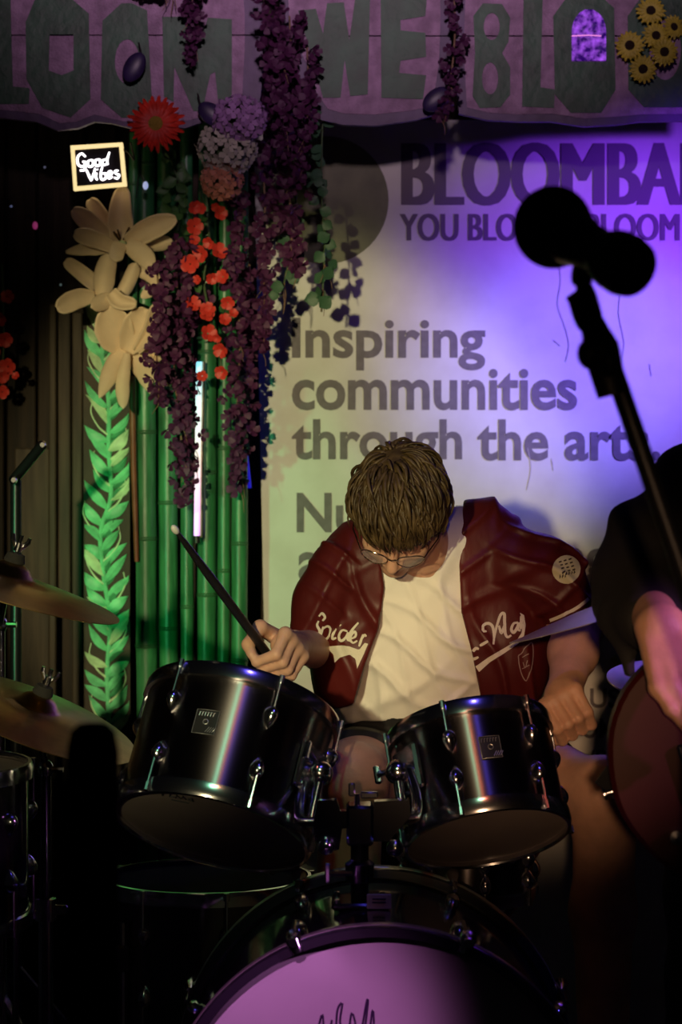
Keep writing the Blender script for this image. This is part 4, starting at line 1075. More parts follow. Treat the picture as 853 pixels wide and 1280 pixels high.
mb = MB(); mb.ball(W(738, 442, YMc - 0.01), (0.013, 0.013, 0.016)); mb.ball(W(761, 452, YMc - 0.01), (0.010, 0.013, 0.019)); mb.tube([W(728, 440, YMc - 0.012), W(745, 448, YMc)], 0.006, 8); mb.build('clutch_knob', black_plastic, t)
MB().ball(piv, (0.02, 0.02, 0.024)).build('pivot', black_plastic, t)
MB().tube([foot + Vector((0, 0, 0.06)), piv], 0.011, 12).build('upright_tube', black_metal, t)
for k in range(3):
    a = 2 * math.pi * k / 3 + 0.3; l = MB().tube([foot + Vector((0, 0, 0.14)), foot + Vector((0.28 * math.cos(a), 0.28 * math.sin(a), 0.012))], 0.008, 8).build('leg', black_metal, t)
    MB().ball(foot + Vector((0.28 * math.cos(a), 0.28 * math.sin(a), 0.012)), 0.012).build('rubber_foot', black_plastic, l)
foam = mat('black_foam', (0.009, 0.008, 0.009), 0.95, bump=0.6, bscale=260)
a = W(692, 284, YMc + 0.02); e = W(772, 326, YMc - 0.075)
mic = thing('microphone', 'black microphone with a round foam windscreen in the stand clip', 'microphone', a)
d = (e - a).normalized(); Mm = MX(a, d)
MB().ball(a, (0.0405, 0.0405, 0.042), seg=28, ring=18).build('windscreen', foam, mic)
MB().lathe([(0.026, 0.012), (0.029, 0.030), (0.027, 0.046), (0.0235, 0.06), (0.0215, 0.09)], Mm, 28).build('collar', black_metal, mic)
MB().lathe([(0.0215, 0.088), (0.026, 0.10), (0.030, 0.112), (0.031, 0.13), (0.0285, 0.142), (0.018, 0.148), (0, 0.149)], Mm, 28).build('handle_end', mat('mic_black', (0.02, 0.015, 0.016), 0.4), mic)
MB().tube(catmull([W(735, 330, YMc - 0.03), W(728, 340, YMc - 0.01), W(728, 350, YMc)], 5), 0.011, 12).build('clip', black_plastic, mic)
# black upright post close to the lens
fp = Vector((W(116, 0, 2.0).x, 2.0, 0))
t = thing('upright_post', 'black padded upright post before the cymbals, nearer than the drums', 'post', fp)
rr = 33 * 2.0 / F
MB().lathe([(0, W(0, 903, 2).z), (rr * 0.55, W(0, 905, 2).z), (rr * 0.86, W(0, 915, 2).z), (rr, W(0, 940, 2).z), (rr * 1.02, 0.03)], Matrix.Translation((fp.x, fp.y, 0)), 24).build('padded_sleeve', mat('matte_black', (0.003, 0.003, 0.003), 0.95, spec=0.05), t)
MB().lathe([(0, 0.0), (0.15, 0.0), (0.15, 0.02), (0.03, 0.035), (0, 0.035)], Matrix.Translation((fp.x, fp.y, 0)), 28).build('round_base', black_metal, t)
# ------------------------------------------------------------------ signed distance bodies
def V3(p): return np.array([p[0], p[1], p[2]], dtype=np.float32)
def s_cap(P, a, b, ra, rb):
    a = V3(a); b = V3(b); ba = b - a; L2 = float(ba @ ba) + 1e-12
    pa = P - a; t = np.clip((pa @ ba) / L2, 0, 1)
    d = pa - t[:, None] * ba
    return np.sqrt((d * d).sum(1)) - (ra + (rb - ra) * t)
def s_ell(P, c, r, R=None):
    q = P - V3(c)
    if R is not None: q = q @ np.array(R, dtype=np.float32)      # columns of R are the local axes
    r = np.array(r, dtype=np.float32)
    k0 = np.sqrt(((q / r) ** 2).sum(1)); k1 = np.sqrt(((q / (r * r)) ** 2).sum(1)) + 1e-9
    return k0 * (k0 - 1) / k1
def smin(a, b, k):
    h = np.clip(0.5 + 0.5 * (b - a) / k, 0, 1)
    return b + (a - b) * h - k * h * (1 - h)
def smax(a, b, k): return -smin(-a, -b, k)
def union(ds, k):
    d = ds[0]
    for e in ds[1:]: d = smin(d, e, k)
    return d
def chain(P, pts, rs, k=0.02):
    return union([s_cap(P, pts[i], pts[i + 1], rs[i], rs[i + 1]) for i in range(len(pts) - 1)], k)
def proj(P):
    return CX + P[:, 0] * F / P[:, 1], HY + (ZC - P[:, 2]) * F / P[:, 1]
def poly_sd(px, py, poly):
    """signed distance in pixels to a polygon, negative inside"""
    n = len(poly); d = np.full(px.shape, 1e9, np.float32); s = np.zeros(px.shape, bool)
    for i in range(n):
        ax, ay = poly[i]; bx, by = poly[(i + 1) % n]; ex, ey = bx - ax, by - ay
        wx, wy = px - ax, py - ay; t = np.clip((wx * ex + wy * ey) / (ex * ex + ey * ey + 1e-9), 0, 1)
        d = np.minimum(d, (wx - ex * t) ** 2 + (wy - ey * t) ** 2)
        c = (ay > py) != (by > py)
        s ^= c & (px < (bx - ax) * (py - ay) / (by - ay + 1e-12) + ax)
    d = np.sqrt(d); return np.where(s, -d, d)
def sdf_mesh(name, fn, lo, hi, h, m, parent):
    lo = V3(lo); hi = V3(hi); B = 12
    nb = np.maximum(1, np.ceil((hi - lo) / (h * B)).astype(int)); n = nb * B + 1
    val = np.ones(tuple(n), np.float32)
    bi = np.stack(np.meshgrid(*[np.arange(q) for q in nb], indexing='ij'), -1).reshape(-1, 3)
    cen = lo + (bi * B + B / 2) * h
    dc = np.concatenate([fn(cen[i:i + 40000].astype(np.float32)) for i in range(0, len(cen), 40000)])
    act = np.abs(dc) < 0.5 * B * h * 1.7321 * 1.7 + 0.012
    for k in np.nonzero(~act & (dc < 0))[0]:
        i, j, l = bi[k] * B; val[i:i + B + 1, j:j + B + 1, l:l + B + 1] = -1
    loc = np.stack(np.meshgrid(*[np.arange(B + 1)] * 3, indexing='ij'), -1).reshape(-1, 3)
    ids = np.nonzero(act)[0]; CH = 60
    for q in range(0, len(ids), CH):
        sub = ids[q:q + CH]; base = bi[sub] * B
        pts = (lo + (base[:, None, :] + loc[None]) * h).reshape(-1, 3).astype(np.float32)
        d = fn(pts).reshape(len(sub), B + 1, B + 1, B + 1)
        for e in range(len(sub)):
            i, j, l = base[e]; val[i:i + B + 1, j:j + B + 1, l:l + B + 1] = d[e]
    S = val < 0
    c8 = [S[a:n[0] - 1 + a, b:n[1] - 1 + b, c:n[2] - 1 + c] for a in (0, 1) for b in (0, 1) for c in (0, 1)]
    tot = sum(c.astype(np.int8) for c in c8); mix = (tot > 0) & (tot < 8)
    idx = np.argwhere(mix); vid = np.full(mix.shape, -1, np.int32); vid[mix] = np.arange(len(idx))
    acc = np.zeros((len(idx), 3), np.float64); cnt = np.zeros(len(idx))
    corners = [(a, b, c) for a in (0, 1) for b in (0, 1) for c in (0, 1)]
    for A in corners:
        for ax in range(3):
            if A[ax] == 1: continue
            Bc = list(A); Bc[ax] = 1
            va = val[idx[:, 0] + A[0], idx[:, 1] + A[1], idx[:, 2] + A[2]]; vb = val[idx[:, 0] + Bc[0], idx[:, 1] + Bc[1], idx[:, 2] + Bc[2]]
            x = (va < 0) != (vb < 0); t = np.where(x, va / (va - vb + 1e-12), 0)
            p = np.tile(np.array(A, float), (len(idx), 1)); p[:, ax] += t
            acc += p * x[:, None]; cnt += x
    vs = lo + (idx + acc / cnt[:, None]) * h
    quads = []
    for ax in range(3):
        sl0 = [slice(None)] * 3; sl1 = [slice(None)] * 3; sl0[ax] = slice(0, -1); sl1[ax] = slice(1, None)
        E = np.argwhere(S[tuple(sl0)] != S[tuple(sl1)])
        u, v = [(1, 2), (2, 0), (0, 1)][ax]
        ok = (E[:, u] > 0) & (E[:, v] > 0) & (E[:, u] < n[u] - 1) & (E[:, v] < n[v] - 1); E = E[ok]
        def cell(du, dv):
            q = E.copy(); q[:, u] += du; q[:, v] += dv; return vid[q[:, 0], q[:, 1], q[:, 2]]
        Q = np.stack([cell(-1, -1), cell(0, -1), cell(0, 0), cell(-1, 0)], 1)
        fl = ~S[E[:, 0], E[:, 1], E[:, 2]]
        Q[fl] = Q[fl][:, ::-1]; quads.append(Q)
    Q = np.concatenate(quads); Q = Q[(Q >= 0).all(1)]
    off = WL[parent.name] if parent is not None else Vector((0, 0, 0))
    me = bpy.data.meshes.new(name)
    vv = (vs - V3(off)).astype(np.float32)
    me.vertices.add(len(vv)); me.vertices.foreach_set('co', vv.ravel())
    me.loops.add(len(Q) * 4); me.loops.foreach_set('vertex_index', Q.astype(np.int32).ravel())
    me.polygons.add(len(Q)); me.polygons.foreach_set('loop_start', np.arange(0, len(Q) * 4, 4, dtype=np.int32))
    me.polygons.foreach_set('use_smooth', np.ones(len(Q), bool))
    me.update(); me.validate()
    me.materials.append(m)
    o = bpy.data.objects.new(name, me); COL.objects.link(o)
    if parent is not None: o.parent = parent
    WL[o.name] = off.copy()
    o['_bvh'] = 0; del o['_bvh']
    return o
def bvh_of(o):
    off = WL[o.name]
    return BVHTree.FromPolygons([v.co + off for v in o.data.vertices], [tuple(p.vertices) for p in o.data.polygons])
def ridge(P, sx, sy, sz, ph=0.0):
    w = P[:, 0] * sx + P[:, 1] * sy + P[:, 2] * sz + ph + 0.8 * np.sin(P[:, 2] * 11 + P[:, 0] * 7 + ph) + 0.5 * np.sin(P[:, 0] * 29 - P[:, 2] * 17)
    return np.exp(-(np.sin(w) / 0.38) ** 2)
def fold(P, sx, sy, sz, ph=0.0):
    return np.sin(P[:, 0] * sx + P[:, 1] * sy + P[:, 2] * sz + ph)

class Head:
    """head with a face: local x right of the viewer, y out of the face, z crown"""
    def __init__(s, C, fwd, up, k=1.0):
        s.C = Vector(C); f = Vector(fwd).normalized(); u = Vector(up); u = (u - f * u.dot(f)).normalized(); x = f.cross(u)
        s.R = Matrix((x, f, u)).transposed(); s.k = k
    def w(s, p): return s.C + s.R @ (Vector(p) * s.k)
    def sd(s, P):
        q = ((P - V3(s.C)) @ np.array(s.R, dtype=np.float32)) / s.k
        q[:, 0] = np.abs(q[:, 0])
        d = s_ell(q, (0, -0.012, 0.032), (0.074, 0.093, 0.082))
        d = smin(d, s_ell(q, (0, 0.028, -0.045), (0.056, 0.058, 0.066)), 0.03)
        d = smin(d, s_ell(q, (0, 0.066, -0.097), (0.022, 0.018, 0.016)), 0.022)
        d = smin(d, s_cap(q, (0, 0.076, 0.022), (0.040, 0.062, 0.022), 0.012, 0.010), 0.014)
        d = smin(d, s_ell(q, (0.040, 0.054, -0.030), (0.020, 0.020, 0.020)), 0.018)
        d = smax(d, -s_ell(q, (0.031, 0.094, 0.000), (0.017, 0.016, 0.011)), 0.010)
        d = smin(d, s_ell(q, (0.031, 0.070, 0.000), (0.0125, 0.0125, 0.0125)), 0.002)
        d = smin(d, s_cap(q, (0, 0.082, 0.008), (0, 0.102, -0.030), 0.008, 0.0115), 0.010)
        d = smin(d, s_ell(q, (0.011, 0.090, -0.034), (0.009, 0.011, 0.008)), 0.006)
        d = smin(d, s_cap(q, (0, 0.085, -0.058), (0.020, 0.072, -0.060), 0.0055, 0.003), 0.005)
        d = smin(d, s_cap(q, (0, 0.083, -0.068), (0.018, 0.072, -0.066), 0.006, 0.003), 0.005)
        d = smin(d, s_ell(q, (0.076, -0.010, -0.008), (0.009, 0.020, 0.031)), 0.008)
        d = smax(d, -s_ell(q, (0.088, -0.004, -0.004), (0.007, 0.010, 0.018)), 0.004)
        return d * s.k

def fist(P, c, stick, back, cam, k=1.0, thumb=True, wrist=None):
    """closed hand round a stick through c. back: towards the back of the hand, cam: side the finger backs turn through"""
    s = Vector(stick).normalized(); b = Vector(back); b = (b - s * b.dot(s)).normalized(); t = Vector(cam); t = (t - s * t.dot(s) - b * t.dot(b)).normalized()
    c = Vector(c); ds = []
    def at(off, ang, r): return c + s * off * k + (b * math.cos(ang) + t * math.sin(ang)) * r * k
    offs = [0.030, 0.010, -0.010, -0.029]; lens = [0.98, 1.05, 1.0, 0.86]; kn = []
    for o_, l_ in zip(offs, lens):
        m = at(o_ * 1.05, 0.35, 0.046); p1 = at(o_, 1.45, 0.040 * l_); p2 = at(o_ * 0.95, 2.6, 0.030); p3 = at(o_ * 0.92, 3.9, 0.022)
        kn.append(m)
        f = union([s_cap(P, m, p1, 0.0108 * k, 0.0098 * k), s_cap(P, p1, p2, 0.0098 * k, 0.0088 * k), s_cap(P, p2, p3, 0.0088 * k, 0.0075 * k)], 0.004 * k)
        ds.append(f)
    d = union(ds, 0.0035 * k)
    w = Vector(wrist) if wrist is not None else c + b * 0.1
    pal = union([s_cap(P, kn[i], w.lerp(kn[i], 0.10), 0.0115 * k, 0.018 * k) for i in range(4)], 0.016 * k)
    pal = smin(pal, s_cap(P, at(0.0, -0.35, 0.030), w.lerp(c, 0.15), 0.017 * k, 0.018 * k), 0.02 * k)
    d = smin(d, pal, 0.006 * k)
    if thumb:
        a0 = w.lerp(at(0.030, -0.9, 0.035), 0.35); a1 = at(0.044, -0.9, 0.036); a2 = at(0.046, -2.4, 0.020) ; a3 = at(0.040, 2.9, 0.024)
        d = smin(d, union([s_cap(P, a0, a1, 0.016 * k, 0.0125 * k), s_cap(P, a1, a2, 0.0125 * k, 0.0105 * k), s_cap(P, a2, a3, 0.0105 * k, 0.0085 * k)], 0.006 * k), 0.005 * k)
    return d

# ------------------------------------------------------------------ drummer
dm = thing('person', 'drummer in a maroon lettered jacket, head bowed, holding a raised stick', 'person', (W(515, 0, 4.40).x, 4.40, 0))
HD = Head(W(499, 640, 4.07), (-0.14, -0.52, -0.84), (-0.02, -0.84, 0.52), 0.915)
shR = W(426, 716, 4.23); elR = W(404, 812, 4.30); wrR = W(368, 808, 4.08)
shL = W(640, 700, 4.24); elL = W(724, 782, 4.26); wrL = W(706, 866, 4.09)
stick_tip = W(219, 662, 3.80); hcR = W(341, 818, 3.985)
sdR = (stick_tip - W(326, 806, 3.96)).normalized()
hcR = W(326, 806, 3.96) - sdR * 0.036
hcL = W(711, 897, 4.08); sdL = (W(686, 911, 4.077) - W(737, 883, 4.083)).normalized()
pel = W(520, 965, 4.44); hipR = W(470, 975, 4.42); hipL = W(588, 975, 4.44)
knR = W(438, 975, 4.00); knL = W(757, 992, 4.14); anR = Vector((W(432, 0, 4.12).x, 4.14, 0.09)); anL = Vector((W(752, 0, 4.2).x, 4.16, 0.09))
def torso_sd(P, g=0.0):
    d = s_ell(P, W(528, 762, 4.31), (0.165 + g, 0.108 + g, 0.17 + g))
    d = smin(d, s_ell(P, W(522, 880, 4.37), (0.158 + g, 0.115 + g, 0.16 + g)), 0.08)
    d = smin(d, s_cap(P, W(446, 716, 4.26), W(622, 704, 4.27), 0.054 + g, 0.054 + g), 0.06)
    d = smin(d, s_ell(P, pel, (0.165 + g, 0.13 + g, 0.11 + g)), 0.06)
    return d
neckb = W(530, 690, 4.22)
def body_fn(P):
    d = torso_sd(P, -0.012)
    d = smin(d, s_cap(P, neckb, HD.w((0, -0.035, -0.05)), 0.056, 0.052), 0.03)
    d = smin(d, HD.sd(P), 0.012)
    d = smin(d, chain(P, [shR, elR, wrR], [0.05, 0.037, 0.026], 0.02), 0.03)
    d = smin(d, chain(P, [shL, elL, W(717, 815, 4.19), wrL], [0.05, 0.040, 0.040, 0.027], 0.025), 0.03)
    d = smin(d, fist(P, hcR, sdR, (0.75, 0.30, 0.5), (-0.5, -0.85, -0.25), 0.96, True, wrR), 0.012)
    d = smin(d, fist(P, hcL, sdL, (0.05, -0.1, 1.0), (0.1, -1, -0.25), 1.0, True, wrL), 0.022)
    for hip, kn, an in ((hipR, knR, anR), (hipL, knL, anL)):
        mid = hip.lerp(kn, 0.6) + Vector((0, 0, 0.004)); cal = kn.lerp(an, 0.33) + Vector((0, 0.03, 0))
        leg = chain(P, [hip, mid, kn, cal, an], [0.085, 0.07, 0.056, 0.052, 0.036], 0.035)
        leg = smin(leg, s_ell(P, kn + Vector((0, -0.012, 0.006)), (0.050, 0.045, 0.052)), 0.02)
        leg = smin(leg, s_cap(P, an + Vector((0, 0.03, -0.05)), an + Vector((0, -0.13, -0.06)), 0.034, 0.028), 0.03)
        d = smin(d, leg, 0.03)
    return d
lo = (-0.24, 3.84, -0.01); hi = (0.56, 4.62, 1.36)
body = sdf_mesh('body', body_fn, lo, hi, 0.0033, skin, dm)
# T-shirt
tee_m = mat('tshirt_white', (0.82, 0.80, 0.74), 0.8, bump=0.12, bscale=35, sheen=0.2)
def tee_fn(P):
    g = 0.004 + 0.008 * ridge(P, 22, 0, 40, 0.4) * (0.5 + 0.5 * fold(P, 9, 0, -14, 1.2)) + 0.007 * ridge(P, -30, 0, 26, 2.0) * (0.5 + 0.5 * fold(P, 8, 0, 20, 2.4)) + 0.004 * ridge(P, 52, 0, 14, 0.7)
    d = torso_sd(P, 0.0) - g
    d = smin(d, s_cap(P, W(535, 680, 4.23), W(592, 672, 4.27), 0.064, 0.055), 0.03)
    hem = W(0, 893, 4.22).z - 0.022 + 0.006 * np.sin(P[:, 0] * 16) - 0.09 * np.clip(P[:, 0] - 0.1, 0, 1) - 0.22 * np.clip(P[:, 1] - 4.27, 0, 0.2)
    d = smax(d, hem - P[:, 2], 0.006)
    # neck hole
    d = smax(d, -s_cap(P, W(510, 668, 4.10), W(500, 610, 4.02), 0.062, 0.08), 0.006)
    return d
tee = sdf_mesh('tshirt', tee_fn, (-0.2, 4.02, 0.78), (0.42, 4.62, 1.28), 0.0036, tee_m, dm)
# jacket
sat = mat('jacket_satin', (0.088, 0.009, 0.008), 0.46, var=0.15, scale=10, bump=0.15, bscale=40, spec=0.35, stretch=(1, 1, 0.4))
OPEN = [(436, 560), (474, 690), (481, 735), (474, 785), (456, 832), (441, 884), (436, 990), (606, 990), (601, 870), (590, 815), (577, 765), (574, 700), (579, 632), (590, 560)]
slR = [shR + Vector((-0.002, 0, 0.004)), W(403, 752, 4.235), W(391, 788, 4.23)]
slL = [shL + Vector((0, 0, 0.0)), W(684, 722, 4.25), W(713, 763, 4.255)]
def jacket_fn(P):
    f = 0.009 * ridge(P, 46, 4, 9, 0.3) * (0.5 + 0.5 * fold(P, 7, 0, 13, 1.0)) + 0.006 * ridge(P, 24, 8, -34, 2.2) * (0.5 + 0.5 * fold(P, -12, 3, 9, 0.2)) - 0.004
    d = torso_sd(P, 0.022)
    d = smin(d, s_cap(P, W(462, 690, 4.25), W(600, 668, 4.27), 0.062, 0.066), 0.04)
    d = smin(d, s_ell(P, W(444, 830, 4.28), (0.078, 0.092, 0.12)), 0.06)
    d = smin(d, s_ell(P, W(632, 815, 4.30), (0.085, 0.11, 0.13)), 0.06)
    d = d - f
    sf = 0.009 * ridge(P, 30, 12, 58, 0.2) * (0.5 + 0.5 * fold(P, 18, -10, 10, 0.4)) + 0.005 * ridge(P, 30, 12, -24, 1.3) - 0.004
    sR = chain(P, slR, [0.058, 0.050, 0.044], 0.03) - sf
    ax = (slR[2] - slR[1]).normalized(); cut = (P - V3(slR[2])) @ V3(ax) - 0.012; sR = smax(sR, cut, 0.006)
    sL = chain(P, slL, [0.066, 0.062, 0.056], 0.03) - sf
    ax = (slL[2] - slL[1]).normalized(); cut = (P - V3(slL[2])) @ V3(ax) - 0.004; sL = smax(sL, cut, 0.006)
    d = smin(d, sR, 0.007); d = smin(d, sL, 0.009)
    px, py = proj(P)
    w = poly_sd(px, py, OPEN) * (P[:, 1] / F)
    w = np.maximum(w, P[:, 1] - 4.36)
    d = smax(d, -w, 0.005)
    bot = W(0, 893, 4.2).z + 0.02 - 0.32 * np.clip(np.abs(P[:, 0] + 0.016) * -1 + 0.05, -0.05, 0.05) * (P[:, 0] < 0.09) - 0.1 * (P[:, 0] > 0.09)
    d = smax(d, bot - P[:, 2], 0.006)
    # room for the neck
    d = smax(d, -s_cap(P, W(510, 668, 4.10), W(500, 600, 4.0), 0.066, 0.09), 0.006)
    return d
jacket = sdf_mesh('jacket', jacket_fn, (-0.24, 4.02, 0.72), (0.56, 4.66, 1.30), 0.0036, sat, dm)
# shorts
short_m = mat('shorts_black', (0.012, 0.012, 0.014), 0.8, bump=0.2, bscale=30)
def shorts_fn(P):
    f = 0.003 * fold(P, 40, 25, 30, 0.3) * fold(P, 15, -30, 20, 1)
    d = s_ell(P, pel, (0.178, 0.145, 0.115))
    for hip, kn, q, r_ in ((hipR, knR, 0.70, 0.088), (hipL, knL, 0.62, 0.088)):
        e = hip.lerp(kn, q); g = s_cap(P, hip, e, 0.102, r_); axv = (kn - hip).normalized()
        g = smax(g, (P - V3(e)) @ V3(axv), 0.006); d = smin(d, g, 0.03)
    d = d - f
    d = smin(d, torso_sd(P, 0.004), 0.01)
    return smax(d, P[:, 2] - W(0, 862, 4.3).z, 0.008)
shorts = sdf_mesh('shorts', shorts_fn, (-0.2, 3.95, 0.5), (0.45, 4.66, 0.92), 0.0042, short_m, dm)
shoe_m = mat('shoe_black', (0.02, 0.02, 0.022), 0.5)
for an in (anR, anL):
    def shoe_fn(P, an=an):
        d = s_cap(P, an + Vector((0, 0.035, -0.048)), an + Vector((0, -0.15, -0.058)), 0.044, 0.036)
        d = smin(d, s_cap(P, an, an + Vector((0, 0.01, -0.04)), 0.046, 0.046), 0.02)
        return smax(smax(d, 0.002 - P[:, 2], 0.004), P[:, 2] - 0.115, 0.004)
    sdf_mesh('shoe', shoe_fn, an + Vector((-0.09, -0.24, -0.1)), an + Vector((0.09, 0.11, 0.05)), 0.005, shoe_m, dm)
# hair: a close cap and combed locks
hair_m = mat('hair_brown', (0.125, 0.078, 0.030), 0.5, col2=(0.030, 0.017, 0.007), scale=45, spec=0.4, lo=0.3, hi=0.7)
def hair_cap(P):
    q = ((P - V3(HD.C)) @ np.array(HD.R, dtype=np.float32)) / HD.k
    d = s_ell(q, (0, -0.014, 0.036), (0.078, 0.097, 0.087))
    d = smin(d, s_ell(q, (0, 0.030, 0.068), (0.058, 0.052, 0.036)), 0.03)
    d = smax(d, -np.maximum(-(q[:, 1] - 0.040), q[:, 2] - 0.045), 0.012)
    d = smax(d, -0.045 - q[:, 2], 0.01)
    return smax(d, -np.maximum(-(q[:, 1] - 0.0), q[:, 2] + 0.01), 0.01)
hair = sdf_mesh('hair', hair_cap, HD.C - Vector((0.16, 0.16, 0.16)), HD.C + Vector((0.16, 0.16, 0.16)), 0.004, hair_m, dm)
hr = random.Random(21)
def scalp(v, off):
    """point on the hair ball in direction v (head space)"""
    c = Vector((0, -0.010, 0.036)); r = (0.079 + off, 0.098 + off, 0.088 + off)
    k = 1.0 / math.sqrt((v.x / r[0]) ** 2 + (v.y / r[1]) ** 2 + (v.z / r[2]) ** 2)
    return c + v * k
mb = MB()
crown = Vector((0.18, -0.55, 0.82)).normalized()
cnt = 0
while cnt < 1250:
    v = Vector((hr.gauss(0, 1), hr.gauss(0, 1), hr.gauss(0, 1))).normalized()
    # hairline: low at the back and sides, on the forehead in front
    low = 0.28 if v.y > 0.45 else (-0.25 if v.y > -0.1 else -0.62)
    if v.z < low + 0.06: continue
    away = v - crown; away = (away - v * away.dot(v))
    if away.length < 1e-3: away = Vector((0, 1, 0))
    away.normalize()
    comb = Vector((-0.35, 0.55, -0.25)); comb = comb - v * comb.dot(v)
    flow = (away * 0.9 + comb * 0.9 + Vector((hr.gauss(0, .34), hr.gauss(0, .34), hr.gauss(0, .34)))).normalized()
    L = hr.uniform(0.45, 0.95); n = 8; pts = []; rs_ = []
    lift = hr.uniform(0.003, 0.015) + (0.008 if hr.random() < 0.12 else 0); w0 = v.copy(); curl = hr.gauss(0, 0.5); r0 = hr.uniform(0.0022, 0.0042)
    for i in range(n):
        u = i / (n - 1)
        fl = flow - w0 * flow.dot(w0); fl.normalize()
        side = w0.cross(fl)
        w0 = (w0 + (fl + side * curl * (u - 0.3) * 0.5) * (L / (n - 1))).normalized()
        if w0.z < -0.5 or (w0.y > 0.5 and w0.z < -0.12 + hr.uniform(0, 0.06)): break
        off = -0.003 + lift * math.sin(math.pi * min(1.0, 0.12 + 0.72 * u)) + 0.010 * u * max(0, w0.y)
        pts.append(HD.w(scalp(w0, off))); rs_.append(r0 * (0.8 + 0.4 * math.sin(math.pi * u)) * (1 - 0.85 * u ** 3))
    if len(pts) < 4: continue
    for k in range(1, 3):
        rs_[-k] = min(rs_[-k], r0 * (0.25 + 0.3 * (k - 1)))
    mb.tube(pts, rs_, 5, cap=True, flat=0.7); cnt += 1
locks = mb.build('hair_locks', hair_m, hair, angle=180)
# glasses
gl = mat('glasses_metal', (0.55, 0.45, 0.35), 0.2, 1.0); lens_m = mat('glasses_lens', (0.9, 0.9, 0.9), 0.03, alpha=0.1)
mb = MB()
for s in (-1, 1):
    c = Vector((s * 0.033, 0.099, -0.004))
    ring = [HD.w(c + Vector((0.025 * math.cos(q), -0.010 * abs(math.cos(q)) * (1 if math.cos(q) * s > 0 else -0.2), 0.020 * math.sin(q)))) for q in [2 * math.pi * k / 28 for k in range(28)]]
    mb.tube(ring, 0.0010, 6, closed=True)
    mb.tube([HD.w(c + Vector((s * 0.025, -0.010, 0.006))), HD.w((s * 0.078, 0.05, 0.006)), HD.w((s * 0.083, -0.015, 0.004))], 0.0012, 6)
mb.tube([HD.w((-0.009, 0.101, 0.002)), HD.w((0, 0.105, 0.004)), HD.w((0.009, 0.101, 0.002))], 0.0016, 6)
gls = mb.build('glasses', gl, dm)
for s in (-1, 1):
    c = Vector((s * 0.033, 0.098, -0.004)); vs = [HD.w(c)] + [HD.w(c + Vector((0.024 * math.cos(q), -0.010 * abs(math.cos(q)) * (1 if math.cos(q) * s > 0 else -0.2), 0.019 * math.sin(q)))) for q in [2 * math.pi * k / 24 for k in range(24)]]
    vs2 = [v + HD.R @ Vector((0, -0.0012, 0)) for v in vs]
    fs = [(0, 1 + k, 1 + (k + 1) % 24) for k in range(24)] + [(25, 26 + (k + 1) % 24, 26 + k) for k in range(24)] + [(1 + k, 26 + k, 26 + (k + 1) % 24, 1 + (k + 1) % 24) for k in range(24)]
    MB().add(vs + vs2, fs).build('lens', lens_m, gls)

# lettering and patches that lie on the jacket cloth
JB = bvh_of(jacket)
CAMP = Vector((0, 0, ZC))
def on_cloth(x_, y_, lift=0.0015, tree=None):
    d = (W(x_, y_, 4.0) - CAMP).normalized()
    h, nr, _, _ = (tree or JB).ray_cast(CAMP + d * 3.0, d)
    if h is None: return None
    if nr.dot(d) > 0: nr = -nr
    return h + nr * lift
def ribbon(mb, pts, w, lift=0.0018, tap=True):
    """thin raised stroke stitched on the cloth"""
    C = catmull([Vector((p[0], p[1], 0)) for p in pts], 5) if len(pts) > 2 else [Vector((*pts[0], 0)).lerp(Vector((*pts[1], 0)), i / 6) for i in range(7)]
    rows = []; n = len(C)
    for i in range(n):
        a = C[max(0, i - 1)]; b = C[min(n - 1, i + 1)]; d = (b - a); 
        if d.length < 1e-6: continue
        d.normalize(); nn = Vector((-d.y, d.x, 0)); ww = w * (0.65 + 0.35 * math.sin(math.pi * i / (n - 1))) if tap else w
        row = [on_cloth(*(C[i] + nn * ww * s).xy, lift) for s in (-0.5, 0.0, 0.5)]
        if all(q is not None for q in row) and max(q.y for q in row) - min(q.y for q in row) < 0.03: rows.append(row)
    vs = []; fs = []
    for r_ in rows: vs += r_
    for i in range(len(rows) - 1):
        if (rows[i + 1][1] - rows[i][1]).length > 0.02: continue
        for j in (0, 1):
            a = i * 3 + j; fs.append((a, a + 1, a + 4, a + 3))
    mb.add(vs, fs)
